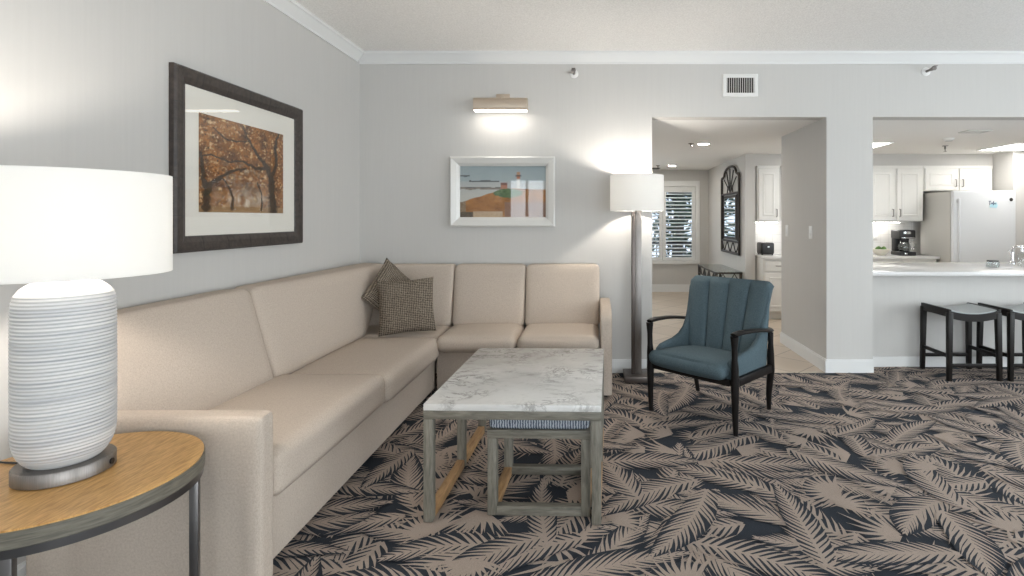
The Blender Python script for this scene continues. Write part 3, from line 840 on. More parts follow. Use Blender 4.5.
LX, LY = -1.552, 1.583
tl = thing('table_lamp', 'white ribbed ceramic table lamp with white drum shade on end table', 'lamp', (LX, LY, EZ))
b = MB(); b.lathe([(0, 0), (0.109, 0), (0.113, 0.002), (0.113, 0.036), (0.110, 0.040), (0, 0.040)], (LX, LY, EZ + 0.001), 72); obj('base', b, M['nickel'], tl)
prof = []
z0, z1, R = 0.643, 1.168, 0.1135
NP = 312
for k in range(NP + 1):
    s = k / NP; z = z0 + (z1 - z0) * s
    ub = min(1.0, s / 0.20); ut = min(1.0, (1 - s) / 0.15)
    rb = 0.60 + 0.40 * (1 - (1 - ub) ** 2.3) ** 0.6 if ub < 1 else 1.0
    rt = 0.42 + 0.58 * (1 - (1 - ut) ** 2.6) ** 0.55 if ut < 1 else 1.0
    r = R * rb * rt * (1.0 - 0.012 * abs(s - 0.5))
    r += 0.0011 * math.sin(s * 52 * 2 * PI) * (1 if 0.05 < s < 0.93 else 0)
    prof.append((r, z))
b = MB(); b.lathe([(0, z0)] + prof + [(0, z1)], (LX, LY, 0), 72); obj('body', b, M['ceramic'], tl)
b = MB(); b.lathe([(0.020, 1.168), (0.020, 1.19), (0.008, 1.195), (0.008, 1.24), (0.018, 1.245), (0.018, 1.29), (0, 1.29)], (LX, LY, 0), 24)
b.tube([(LX - 0.24, LY, 1.47), (LX + 0.24, LY, 1.47)], 0.003, 6); b.tube([(LX, LY - 0.24, 1.47), (LX, LY + 0.24, 1.47)], 0.003, 6); b.tube([(LX, LY, 1.28), (LX + 0.05, LY, 1.33), (LX + 0.05, LY, 1.42), (LX, LY, 1.472)], 0.0025, 6)
obj('stem', b, M['nickel'], tl)
b = MB(); SR = 0.2475
b.lathe([(SR, 1.184), (SR, 1.482), (SR - 0.003, 1.482), (SR - 0.003, 1.184), (SR, 1.184)], (LX, LY, 0), 96, close=False); obj('lamp_shade', b, M['shade'], tl)
b = MB(); b.lathe([(0, 1.292), (0.018, 1.30), (0.03, 1.33), (0.03, 1.355), (0.018, 1.38), (0, 1.388)], (LX, LY, 0), 24); obj('bulb', b, M['bulb'], tl)
b = MB(); a = rad(14); cx, cy = LX + math.cos(a) * 0.1128, LY + math.sin(a) * 0.1128
b.lathe([(0, 0), (0.0085, 0), (0.0085, 0.004), (0, 0.004)], (0, 0, 0), 20, mtx=Matrix.Translation((cx, cy, EZ + 0.021)) @ Matrix.Rotation(a, 4, 'Z') @ Matrix.Rotation(rad(90), 4, 'Y'))
obj('switch', b, M['black'], tl)
b = MB(); b.tube([(LX - 0.105, LY + 0.04, EZ + 0.012), (LX - 0.20, LY + 0.05, EZ + 0.004), (LX - 0.30, LY + 0.06, EZ + 0.004), (LX - 0.318, LY + 0.06, EZ - 0.03), (LX - 0.32, LY + 0.02, 0.40), (LX - 0.30, LY - 0.02, 0.15), (LX - 0.36, LY - 0.1, 0.004)], 0.003, 8); obj('cord', b, M['black'], tl)

# ================================================================= FLOOR LAMP
GX, GY = 0.347, 4.475
fl = thing('floor_lamp', 'tall floor lamp with square metal column and white drum shade', 'lamp', (GX, GY, 0))
b = MB(); b.box((GX - 0.105, GY - 0.06, 0), (GX + 0.125, GY + 0.19, 0.05), 0.003); obj('base', b, M['bronze'], fl)
b = MB(); b.box((GX - 0.012, GY + 0.03, 0.0505), (GX + 0.042, GY + 0.085, 1.415), 0.002); obj('column', b, M['nickel'], fl)
b = MB(); b.box((GX - 0.042, GY + 0.03, 0.0505), (GX - 0.0125, GY + 0.085, 1.40), 0.002); obj('column_strip', b, M['bronze'], fl, label='dark bronze half of the column')
b = MB(); b.lathe([(0.010, 1.39), (0.010, 1.50), (0.018, 1.505), (0.018, 1.55), (0, 1.55)], (GX, GY + 0.01, 0), 20)
b.tube([(GX - 0.21, GY, 1.69), (GX + 0.21, GY, 1.69)], 0.003, 6); b.tube([(GX, GY - 0.21, 1.69), (GX, GY + 0.21, 1.69)], 0.003, 6); b.tube([(GX, GY, 1.545), (GX + 0.05, GY, 1.59), (GX + 0.05, GY, 1.66), (GX, GY, 1.692)], 0.0025, 6)
b.tube([(GX - 0.035, GY + 0.03, 1.37), (GX - 0.035, GY - 0.0, 1.365), (GX - 0.035, GY - 0.0, 1.33)], 0.004, 6)
obj('stem', b, M['nickel'], fl)
b = MB(); SR2 = 0.222
b.lathe([(SR2, 1.408), (SR2, 1.702), (SR2 - 0.003, 1.702), (SR2 - 0.003, 1.408), (SR2, 1.408)], (GX, GY, 0), 72, close=False); obj('lamp_shade', b, M['shade'], fl)
b = MB(); b.lathe([(0, 1.552), (0.018, 1.56), (0.03, 1.585), (0.03, 1.61), (0.018, 1.635), (0, 1.642)], (GX, GY, 0), 24); obj('bulb', b, M['bulb'], fl)

# ================================================================= PICTURES
def painted(nx, ny, w, h, fn):
    """flat sheet in the x-z plane with a painted picture"""
    b = MB(); bm = b.bm; lay = bm.loops.layers.float_color.new('paint')
    vs = [[bm.verts.new(((i / nx - 0.5) * w, 0, (j / ny - 0.5) * h)) for j in range(ny + 1)] for i in range(nx + 1)]
    cols = [[fn(i / nx, j / ny) for j in range(ny + 1)] for i in range(nx + 1)]
    for i in range(nx):
        for j in range(ny):
            ids = ((i, j), (i + 1, j), (i + 1, j + 1), (i, j + 1))
            f = bm.faces.new([vs[a][c] for a, c in ids])
            for lp, (a, c) in zip(f.loops, ids): lp[lay] = (*cols[a][c], 1)
    return b
def mixc(a, b_, t):
    t = max(0, min(1, t)); return tuple(a[i] * (1 - t) + b_[i] * t for i in range(3))
def fbm(x, y, s=0.0, o=4): 
    v, a, tt = 0, 1, 0
    for k in range(o):
        v += a * noise.noise((x, y, s + k * 7.1)); tt += a; a *= 0.55; x *= 2.1; y *= 2.1
    return v / tt
def seg_d(px, py, a, b_):
    ax, ay = a; bx, by = b_; dx, dy = bx - ax, by - ay
    t = max(0, min(1, ((px - ax) * dx + (py - ay) * dy) / (dx * dx + dy * dy)))
    return math.hypot(px - ax - dx * t, py - ay - dy * t), t
BR = [  # trunks and boughs of the old trees: points and widths
    [(0.07, 0.03, .045), (0.08, 0.16, .035), (0.10, 0.28, .03), (0.20, 0.36, .022), (0.34, 0.46, .016), (0.50, 0.50, .011)],
    [(0.08, 0.2, .03), (0.04, 0.38, .022), (0.02, 0.6, .016)],
    [(0.34, 0.04, .02), (0.35, 0.16, .016), (0.30, 0.28, .012), (0.24, 0.36, .008)],
    [(0.86, 0.03, .06), (0.84, 0.2, .05), (0.83, 0.4, .045), (0.78, 0.54, .035), (0.66, 0.66, .022), (0.54, 0.82, .016), (0.46, 0.98, .01)],
    [(0.83, 0.42, .03), (0.90, 0.6, .026), (0.88, 0.8, .018), (0.93, 1.0, .012)],
    [(0.78, 0.54, .025), (0.62, 0.52, .02), (0.46, 0.58, .015), (0.30, 0.55, .011), (0.12, 0.60, .009), (0, .56, .008)],
    [(0.70, 0.04, .012), (0.70, 0.2, .010), (0.64, 0.36, .008)],
    [(0.55, 0.82, .01), (0.3, 0.78, .008), (0.14, 0.88, .006)],
]
def oak_alley(u, v):
    f = fbm(u * 9, v * 9, 1.0, 5); g = fbm(u * 22, v * 22, 5.0, 3); h = fbm(u * 5, v * 5, 9.0, 3)
    col = mixc((0.07, 0.023, 0.003), (0.40, 0.145, 0.020), 0.45 + 1.1 * f)
    col = mixc(col, (0.55, 0.22, 0.04), max(0, h) * 0.9)
    k = fbm(u * 40, v * 40, 11.0, 2)
    col = mixc(col, (0.02, 0.010, 0.003), max(0, -k) * 1.6)
    if g > 0.16: col = mixc(col, (0.66, 0.44, 0.22), (g - 0.16) * 4)
    if k > 0.25: col = mixc(col, (0.72, 0.55, 0.34), (k - 0.25) * 2.5)
    # pale gaps between the far trunks
    gap = math.exp(-((u - 0.52) / 0.27) ** 2) * math.exp(-((v - 0.14) / 0.10) ** 2)
    col = mixc(col, (0.62, 0.54, 0.42), gap * (0.55 + 1.6 * fbm(u * 14, v * 7, 3.0, 3)))
    gap = math.exp(-((u - 0.45) / 0.2) ** 2) * math.exp(-((v - 0.42) / 0.12) ** 2)
    col = mixc(col, (0.50, 0.44, 0.34), max(0, gap * 2.2 * fbm(u * 16, v * 16, 13.0, 3)))
    if v < 0.065 + 0.012 * noise.noise((u * 6, 0, 0)): col = mixc((0.24, 0.13, 0.05), (0.36, 0.22, 0.10), 0.5 + 0.8 * fbm(u * 10, v * 30, 2.0, 2))
    wob = 0.012 * noise.noise((u * 14, v * 14, 4)); wob2 = 0.012 * noise.noise((u * 14, v * 14, 8))
    for line in BR:
        for A, B in zip(line, line[1:]):
            d, t = seg_d(u + wob, v + wob2, A[:2], B[:2]); w = (A[2] * (1 - t) + B[2] * t) * (0.9 + 0.5 * noise.noise((u * 30, v * 30, 1)))
            if d < w * 1.3: col = mixc(mixc((0.022, 0.011, 0.004), (0.07, 0.035, 0.013), 0.5 + g), col, (d / w - 0.7) / 0.6)
    return col
pic = thing('framed_picture', 'large dark framed photograph of golden brown oak trees above the sofa', 'picture', (XL, 3.17, 1.64))
PM = Matrix.Translation((XL + 0.002, 3.180, 1.640)) @ Matrix.Rotation(rad(90), 4, 'Z') 
PWD, PHT = 1.145, 0.925
FPR = [(0, 0), (0, 0.024), (0.010, 0.034), (0.05, 0.030), (0.078, 0.020), (0.082, 0.014), (0.082, 0.0)]
b = MB(); b.frame(PWD, PHT, FPR, mtx=PM)
# tooled joints along the frame
for k in range(1, 6):
    x = -PWD / 2 + PWD * k / 6
    for sz in (-1, 1):
        pts = [(-d_ - 0.0007, sz * (PHT / 2 - i_)) for i_, d_ in FPR[1:6]] + [(-d_ + 0.006, sz * (PHT / 2 - i_)) for i_, d_ in FPR[5:0:-1]]
        b.prism(pts, x - 0.0012, x + 0.0012, 'x', mi=1, mtx=PM)
for k in range(1, 5):
    z = -PHT / 2 + PHT * k / 5
    for sx in (-1, 1):
        pts = [(sx * (PWD / 2 - i_), -d_ - 0.0007) for i_, d_ in FPR[1:6]] + [(sx * (PWD / 2 - i_), -d_ + 0.006) for i_, d_ in FPR[5:0:-1]]
        b.prism(pts, z - 0.0012, z + 0.0012, 'z', mi=1, mtx=PM)
obj('frame', b, [M['dark_frame'], M['black']], pic, smooth=0)
b = MB(); b.box((-PWD / 2 + 0.05, -0.012, -PHT / 2 + 0.05), (PWD / 2 - 0.05, -0.004, PHT / 2 - 0.05), mtx=PM); obj('mat_board', b, M['mat_board'], pic, smooth=0)
b = painted(220, 160, 0.755, 0.515, oak_alley); b.bm.transform(PM @ Matrix.Translation((-0.016, -0.0128, -0.002))); obj('print', b, vcol_mat('oak_print'), pic, smooth=0)
b = MB(); b.box((-PWD / 2 + 0.08, -0.0172, -PHT / 2 + 0.08), (PWD / 2 - 0.08, -0.0160, PHT / 2 - 0.08), mtx=PM); obj('glass', b, M['pane'], pic, smooth=0)

def coast(u, v):
    f = fbm(u * 8, v * 8, 2.0, 4); g = fbm(u * 26, v * 26, 6.0, 3)
    sky = mixc((0.40, 0.46, 0.46), (0.28, 0.34, 0.36), v * 1.1 - 0.3 + 0.25 * f)
    col = sky
    if v < 0.70: col = mixc((0.50, 0.50, 0.46), (0.40, 0.42, 0.42), (v - 0.4) * 3 + f * 0.5)       # water
    for vv, uu in ((0.70, 0.46), (0.575, 0.5), (0.80, 0.12)):
        if abs(v - vv - 0.006 * noise.noise((u * 20, vv, 0))) < 0.013 and u < uu and noise.noise((u * 9, vv * 5, 3)) > -0.35: col = (0.10, 0.11, 0.11)
    if abs(v - 0.56 - 0.02 * noise.noise((u * 12, 1, 0))) < 0.018 and u < 0.55: col = mixc((0.14, 0.12, 0.10), (0.3, 0.25, 0.2), 0.5 + g)
    hill = 0.30 + 0.26 * min(1, max(0, (u - 0.02) / 0.5)) - 0.05 * max(0, u - 0.6) + 0.02 * noise.noise((u * 10, 2, 0))
    if v < hill:
        col = mixc((0.20, 0.075, 0.018), (0.46, 0.21, 0.055), 0.5 + 0.9 * f + 0.3 * g)
        if u < 0.07: col = mixc((0.16, 0.10, 0.05), (0.34, 0.25, 0.16), 0.5 + g)
        if v < 0.13 and 0.16 < u < 0.50: col = mixc((0.42, 0.30, 0.19), (0.52, 0.40, 0.27), 0.5 + g)
        if v < 0.11 and u < 0.16: col = mixc((0.07, 0.05, 0.035), (0.15, 0.11, 0.07), 0.5 + g)
        if u > 0.52 and v < 0.3: col = mixc(col, (0.20, 0.14, 0.13), 0.6 + 0.4 * f)
    e = ((u - 0.56) / 0.17) ** 2 + ((v - 0.47 - 0.03 * f) / 0.085) ** 2
    if e < 1: col = mixc((0.05, 0.10, 0.035), (0.14, 0.22, 0.10), 0.5 + g)
    if 0.47 < u < 0.55 and 0.55 < v < 0.67: col = (0.42, 0.20, 0.13) if v < 0.63 else (0.20, 0.10, 0.08)    # keeper's house
    if 0.655 < u < 0.70 and 0.55 < v < 0.79: col = (0.62, 0.60, 0.56) if v < 0.74 else (0.42, 0.16, 0.09)    # white tower
    if 0.64 < u < 0.715 and 0.79 < v < 0.82: col = (0.05, 0.05, 0.05)
    if 0.66 < u < 0.695 and 0.82 <= v < 0.87: col = (0.45, 0.25, 0.15)
    return col
sp = thing('framed_picture', 'small white framed print of an orange brown shore beneath the picture light', 'picture', (-0.805, D, 1.58))
SPM = Matrix.Translation((-0.805, D - 0.001, 1.580))
SW, SH = 0.912, 0.608
b = MB(); b.frame(SW, SH, [(0, 0), (0, 0.045), (0.010, 0.052), (0.055, 0.040), (0.080, 0.022), (0.083, 0.0)], mtx=SPM); f2_ = obj('frame', b, M['frame_white'], sp, smooth=0)
b = painted(130, 84, SW - 0.15, SH - 0.15, coast); b.bm.transform(SPM @ Matrix.Translation((0, -0.010, 0))); obj('print', b, vcol_mat('coast_print'), sp, smooth=0)
b = MB(); b.box((-SW / 2 + 0.08, -0.0162, -SH / 2 + 0.08), (SW / 2 - 0.08, -0.0150, SH / 2 - 0.08), mtx=SPM); obj('glass', b, M['pane'], sp, smooth=0)

# picture light
pl = thing('picture_light', 'brushed champagne metal picture light on the wall above the small print', 'lamp', (-0.80, D, 2.36))
b = MB(); b.box((-0.865, D - 0.012, 2.375), (-0.745, D - 0.001, 2.435), 0.003); b.box((-0.82, D - 0.09, 2.385), (-0.79, D - 0.012, 2.405), 0.003); obj('mount', b, M['champagne'], pl)
b = MB()
outl = [(D - 0.150, 2.272), (D - 0.158, 2.285), (D - 0.158, 2.355), (D - 0.148, 2.372), (D - 0.095, 2.372), (D - 0.085, 2.355), (D - 0.085, 2.285), (D - 0.093, 2.272)]
b.prism(outl, -1.035, -0.575, 'x', 0.002, 1); obj('housing', b, M['champagne'], pl, smooth=30)
b = MB(); b.box((-1.028, D - 0.150, 2.258), (-0.582, D - 0.094, 2.2715), 0.003); obj('lens', b, M['picture_led'], pl)

# air vent
av = thing('air_vent', 'white wall air vent grille high above the hall opening', 'vent', (1.27, D, 2.47))
VX0, VX1, VZ0, VZ1 = 1.117, 1.427, 2.411, 2.612
b = MB(); b.frame(VX1 - VX0, VZ1 - VZ0, [(0, 0), (0, 0.006), (0.006, 0.012), (0.034, 0.012), (0.034, 0.0)], mtx=Matrix.Translation(((VX0 + VX1) / 2, D - 0.001, (VZ0 + VZ1) / 2))); obj('frame', b, M['plate'], av, smooth=0)
b = MB(); b.box((VX0 + 0.03, D - 0.003, VZ0 + 0.03), (VX1 - 0.03, D - 0.0012, VZ1 - 0.03)); obj('duct', b, M['dark_gap'], av, smooth=0)
b = MB()
for k in range(13):
    x = VX0 + 0.040 + k * (VX1 - VX0 - 0.080) / 12
    b.beam((x, D - 0.0075, VZ0 + 0.034), (x, D - 0.0075, VZ1 - 0.034), 0.0075, 0.003, 0.0, up=(1, -0.6, 0))
obj('louvres', b, M['plate'], av, smooth=0)

# sidewall sprinklers
def sprinkler(x, z, label, side):
    s = thing('mounted_sprinkler', label, 'sprinkler', (x, D, z), 0, 'wall sprinklers under the crown moulding')
    mt = Matrix.Translation((x, D - 0.001, z)) @ Matrix.Rotation(rad(90), 4, 'X')
    b = MB(); b.lathe([(0.012, 0.0), (0.038, 0.0), (0.038, 0.004), (0.026, 0.012), (0.012, 0.012), (0.012, 0)], n=28, mtx=mt, close=False); obj('escutcheon', b, M['plate'], s)
    b = MB(); b.lathe([(0.011, 0.0), (0.011, 0.085), (0.016, 0.085), (0.016, 0.10), (0.006, 0.104), (0.006, 0.118), (0, 0.118)], n=18, mtx=mt); obj('head', b, M['nickel'], s)
    b = MB(); b.lathe([(0, 0.118), (0.020, 0.118), (0.020, 0.121), (0, 0.121)], n=10, mtx=mt); b.box((x - 0.016, D - 0.145, z + 0.012), (x + 0.016, D - 0.112, z + 0.015)); obj('deflector', b, M['nickel'], s)
sprinkler(-0.184, 2.612, 'fire sprinkler on the wall above the floor lamp side of the small print', 0)
sprinkler(2.90, 2.632, 'fire sprinkler on the wall above the kitchen opening', 1)

# switches in the passage
def switch(y, z, label):
    s = thing('light_switch', label, 'switch', (PX1, y, z), 0, 'switch plates on the passage wall')
    b = MB(); b.box((PX1 - 0.007, y - 0.037, z - 0.06), (PX1 - 0.0005, y + 0.037, z + 0.06), 0.002); obj('plate', b, M['plate'], s)
    b = MB(); b.box((PX1 - 0.012, y - 0.015, z - 0.03), (PX1 - 0.0072, y + 0.015, z + 0.03), 0.002); obj('rocker', b, M['white_trim'], s)
switch(5.075, 1.215, 'white light switch on the passage wall, the one nearer the living room')
switch(5.70, 1.215, 'white light switch on the passage wall, the one deeper in the hall')

# ================================================================= KITCHEN
# breakfast bar worktop
b = MB(); b.box((KX + 0.004, D + 0.01, 0.8405), (RIGHT + 0.1, 5.74, 0.878), 0.004, 2)
bar = obj('bar_counter', b, M['counter']); bar['label'] = 'white stone breakfast bar top over the pale half wall'; bar['category'] = 'counter'
b = MB(); b.box((KX + 0.02, HW + 0.121, 0), (RIGHT, 5.70, 0.84)); base = obj('peninsula_cabinet', b, M['kitchen_white'], smooth=0); base['label'] = 'white base cabinet behind the half wall carrying the bar top'; base['category'] = 'cabinet'

def raised_door(b, x0, x1, z0, z1, y, t=0.02):
    b.box((x0, y - t, z0), (x1, y, z1), 0.002)
    r = 0.055
    if x1 - x0 > 0.16 and z1 - z0 > 0.2:
        cx, cz = (x0 + x1) / 2, (z0 + z1) / 2
        b.frame(x1 - x0 - 2 * r, z1 - z0 - 2 * r, [(0, -0.002), (0, 0.0), (0.005, 0.006), (0.022, 0.006), (0.03, -0.002)], mtx=Matrix.Translation((cx, y - t, cz)))
        b.box((x0 + r + 0.03, y - t - 0.004, z0 + r + 0.03), (x1 - r - 0.03, y - t + 0.001, z1 - r - 0.03), 0.002)
def pull(x, z, y, par, vertical=True, L=0.10):
    b = MB()
    if vertical:
        b.tube([(x, y, z - L / 2), (x, y - 0.028, z - L / 2), (x, y - 0.028, z + L / 2), (x, y, z + L / 2)], 0.0075, 8)
    else:
        b.tube([(x - L / 2, y, z), (x - L / 2, y - 0.028, z), (x + L / 2, y - 0.028, z), (x + L / 2, y, z)], 0.0065, 8, up=(0, 1, 0.2))
    obj('handle', b, M['nickel'], par)
YU = 7.45
def upper(label, x0, x1, z0, z1, doors, handles, hz):
    t = thing('wall_cabinet', label, 'cabinet', ((x0 + x1) / 2, 7.78, z0), 0, 'white kitchen wall cabinets')
    b = MB(); b.box((x0, YU, z0), (x1, 7.768, z1), 0.001); obj('body', b, M['kitchen_white'], t, smooth=0)
    b = MB(); b.box((x0, YU - 0.012, z1 - 0.03), (x1, YU - 0.0005, z1 + 0.012), 0.002); obj('cornice', b, M['kitchen_white'], t, smooth=0)
    n = doors
    for k in range(n):
        a = x0 + (x1 - x0) * k / n + 0.018; c_ = x0 + (x1 - x0) * (k + 1) / n - 0.018
        b = MB(); raised_door(b, a, c_, z0 + 0.015, z1 - 0.035, YU - 0.0008)
        d = obj('door', b, M['kitchen_white'], t, smooth=0)
        hx_ = c_ - 0.03 if handles[k] == 'r' else a + 0.03
        pull(hx_, hz, YU - 0.021, d)
upper('white wall cabinet glimpsed through the hall beside the mirror wall', 2.235, 2.545, 1.31, 2.06, 1, 'r', 1.42)
upper('white two door wall cabinet above the coffee maker', 3.76, 4.525, 1.305, 2.06, 2, 'rl', 1.42)
upper('short white two door cabinet over the refrigerator', 4.53, 5.48, 1.72, 2.06, 2, 'rl', 1.83)
# base run with worktop
b = MB(); b.box((2.235, 7.14, 0.805), (4.565, 7.768, 0.842), 0.004); kc = obj('kitchen_counter', b, M['counter']); kc['label'] = 'white stone counter along the kitchen back wall'; kc['category'] = 'counter'
def basecab(label, x0, x1):
    t = thing('base_cabinet', label, 'cabinet', ((x0 + x1) / 2, 7.2, 0), 0, 'white kitchen base cabinets')
    b = MB(); b.box((x0, 7.18, 0.09), (x1, 7.765, 0.8045)); b.box((x0, 7.24, -0.003), (x1, 7.765, 0.09)); obj('body', b, M['kitchen_white'], t, smooth=0)
    b = MB(); raised_door(b, x0 + 0.015, x1 - 0.015, 0.64, 0.785, 7.1792); d = obj('drawer', b, M['kitchen_white'], t, smooth=0); pull((x0 + x1) / 2 - 0.02, 0.715, 7.158, d, False)
    b = MB(); raised_door(b, x0 + 0.015, x1 - 0.015, 0.11, 0.62, 7.1792); d = obj('door', b, M['kitchen_white'], t, smooth=0); pull(x1 - 0.05, 0.55, 7.158, d)
basecab('white base cabinet with drawer seen through the hall opening', 2.24, 2.68)
for k in range(4): basecab(['white base cabinet second from the mirror wall', 'white base cabinet in the middle of the back run', 'white base cabinet below the fruit bowl', 'white base cabinet under the coffee maker beside the fridge'][k], 2.685 + k * 0.465, 2.685 + k * 0.465 + 0.46)
# lights under the cabinets
for x0, x1, lab in ((2.26, 2.58, 'slim lit strip lamp under the cabinet glimpsed through the hall'), (3.80, 4.30, 'slim lit strip lamp under the cabinet above the coffee maker')):
    t = thing('cabinet_downlight', lab, 'lamp', ((x0 + x1) / 2, 7.62, 1.30), 0, 'lamps under the kitchen cabinets')
    b = MB(); b.box((x0, 7.60, 1.288), (x1, 7.66, 1.303), 0.002); obj('housing', b, M['plate'], t)
    b = MB(); b.box((x0 + 0.01, 7.605, 1.280), (x1 - 0.01, 7.655, 1.2875), 0.002); obj('lens', b, M['strip_light'], t)
# refrigerator
FY, FX0, FX1, FZ = 6.90, 4.578, 5.382, 1.70
fg = thing('refrigerator', 'white refrigerator standing between counter and kitchen wall', 'refrigerator', (4.98, 7.25, 0))
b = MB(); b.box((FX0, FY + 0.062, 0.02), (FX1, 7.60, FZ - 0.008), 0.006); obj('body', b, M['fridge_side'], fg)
b = MB(); b.box((FX0, FY, 0.12), (FX1, FY + 0.06, FZ), 0.016, 4); dr = obj('door', b, M['fridge'], fg)
b = MB(); b.beam((FX0 + 0.055, FY - 0.035, 0.55), (FX0 + 0.055, FY - 0.035, FZ - 0.10), 0.026, 0.022, 0.008); b.box((FX0 + 0.04, FY - 0.03, 0.56), (FX0 + 0.07, FY, 0.60), 0.004); b.box((FX0 + 0.04, FY - 0.03, FZ - 0.15), (FX0 + 0.07, FY, FZ - 0.11), 0.004); obj('handle', b, M['fridge'], dr)
b = MB(); b.lathe([(0, 0), (0.023, 0), (0.02, 0.004), (0, 0.005)], n=24, mtx=Matrix.Translation((5.318, FY - 0.0005, FZ - 0.115)) @ Matrix.Rotation(rad(90), 4, 'X')); obj('badge', b, M['dark_gap'], dr, label='small dark round badge')
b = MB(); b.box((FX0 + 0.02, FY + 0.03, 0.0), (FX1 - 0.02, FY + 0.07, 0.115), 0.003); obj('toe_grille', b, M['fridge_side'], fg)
# magnet with a scrap of dark lettering on a pale blue ground (too small to read)
mg = thing('fridge_magnet', 'tiny blue and black magnet on the refrigerator door', 'magnet', (5.085, FY, 1.535))
M['cyan'] = mat('magnet_blue', (0.50, 0.76, 0.84), 0.4); M['ink'] = mat('magnet_ink', (0.05, 0.07, 0.13), 0.5)
b = MB(); b.prism([(5.04, 1.488), (5.13, 1.478), (5.142, 1.512), (5.125, 1.552), (5.09, 1.54), (5.05, 1.52)], FY - 0.006, FY - 0.0006, 'y'); obj('backing', b, M['cyan'], mg, smooth=0)
b = MB()
for x, h in ((5.036, .050), (5.056, .030), (5.070, .030), (5.082, .048), (5.096, .028), (5.112, .028)):
    b.box((x, FY - 0.008, 1.517 + (0.012 if h < .04 else 0) - 0.006 * (x - 5.03) / 0.08), (x + 0.009, FY - 0.0062, 1.517 + h))
b.box((5.026, FY - 0.008, 1.560), (5.055, FY - 0.0062, 1.568))
obj('lettering', b, M['ink'], mg, smooth=0)
# coffee maker
cm = thing('coffee_maker', 'black coffee maker on the kitchen counter beside the refrigerator', 'coffee maker', (4.22, 7.4, 0.842))
x0, x1, y0, y1, zb = 4.115, 4.335, 7.28, 7.52, 0.843
b = MB(); b.box((x0, y0, zb), (x1, y1, zb + 0.05), 0.012, 3); obj('base', b, M['black'], cm)
b = MB(); b.box((x0 + 0.01, y1 - 0.09, zb + 0.05), (x1 - 0.01, y1, zb + 0.24), 0.01, 3); obj('tank', b, M['black'], cm)
b = MB(); b.box((x0, y0 + 0.01, zb + 0.225), (x1, y1, zb + 0.345), 0.018, 3); hd = obj('head', b, M['black'], cm)
b = MB(); b.box((x0 + 0.05, y0 + 0.005, zb + 0.29), (x0 + 0.15, y0 + 0.011, zb + 0.325), 0.002); b.box((x0 + 0.02, y0 + 0.005, zb + 0.232), (x1 - 0.02, y0 + 0.0105, zb + 0.245), 0.002); obj('display', b, M['chrome'], hd)
b = MB(); b.lathe([(0.0, 0), (0.062, 0), (0.075, 0.02), (0.078, 0.07), (0.06, 0.125), (0.052, 0.135), (0.049, 0.135), (0.057, 0.12), (0.074, 0.07), (0.071, 0.022), (0.06, 0.004), (0, 0.004)], (4.215, 7.36, zb + 0.051), 32); cf = obj('carafe', b, M['clear_glass'], cm)
b = MB(); b.lathe([(0, 0), (0.054, 0), (0.054, 0.018), (0.02, 0.026), (0, 0.026)], (4.215, 7.36, zb + 0.187), 24); obj('lid', b, M['black'], cf)
b = MB(); b.tube([(4.285, 7.33, zb + 0.175), (4.325, 7.315, zb + 0.165), (4.328, 7.314, zb + 0.10), (4.295, 7.328, zb + 0.075)], 0.010, 8); obj('handle', b, M['chrome'], cf)
b = MB(); b.box((x0 + 0.06, y0 - 0.002, zb + 0.015), (x0 + 0.1, y0 + 0.002, zb + 0.035), 0.001); obj('switch', b, M['chrome'], cm)
# toaster seen through the hall
ts = thing('toaster', 'black toaster on the counter seen through the hall opening', 'toaster', (2.36, 7.45, 0.842))
b = MB(); b.box((2.265, 7.35, 0.853), (2.445, 7.58, 1.015), 0.025, 4); tb = obj('body', b, M['black'], ts)
b = MB(); b.box((2.30, 7.38, 1.0145), (2.33, 7.55, 1.0175)); b.box((2.38, 7.38, 1.0145), (2.41, 7.55, 1.0175)); obj('slots', b, M['chrome'], tb, smooth=0)
b = MB(); b.box((2.34, 7.33, 0.95), (2.37, 7.351, 0.965), 0.003); obj('lever', b, M['chrome'], ts)
for dx in (2.285, 2.425):
    for dy in (7.38, 7.55):
        b = MB(); b.lathe([(0.010, 0), (0.012, 0.012)], (dx, dy, 0.8425), 10); obj('foot', b, M['black'], ts)
# bowl with greenery at the counter's end
fb = thing('fruit_bowl', 'pale bowl with green fruit on the kitchen counter', 'bowl', (3.87, 7.35, 0.842))
M['bowl'] = mat('cream_bowl', (0.72, 0.68, 0.58), 0.4)
b = MB(); b.lathe([(0, 0), (0.05, 0), (0.055, 0.008), (0.10, 0.045), (0.125, 0.085), (0.121, 0.087), (0.095, 0.05), (0.05, 0.014), (0, 0.012)], (3.885, 7.35, 0.843), 36); obj('shell', b, M['bowl'], fb)
M['lime'] = mottled('green_fruit', (0.10, 0.20, 0.05), 0.4, 0.8, 1.3, 30, 0.0)
for k, (dx, dy, dz) in enumerate(((-0.045, -0.02, 0.085), (0.03, -0.03, 0.088), (0.0, 0.045, 0.088))):
    b = MB(); b.lathe([(0, -0.035), (0.018, -0.031), (0.031, -0.016), (0.035, 0), (0.031, 0.016), (0.018, 0.030), (0.004, 0.036), (0, 0.036)], (3.885 + dx, 7.35 + dy, 0.843 + dz), 18)
    o = obj('green_apple', b, M['lime']); o['label'] = ['green fruit in the pale bowl, on the pillar side', 'green fruit in the pale bowl, on the coffee maker side', 'green fruit in the pale bowl, at the back'][k]; o['category'] = 'fruit'; o['group'] = 'green fruit in the pale bowl'
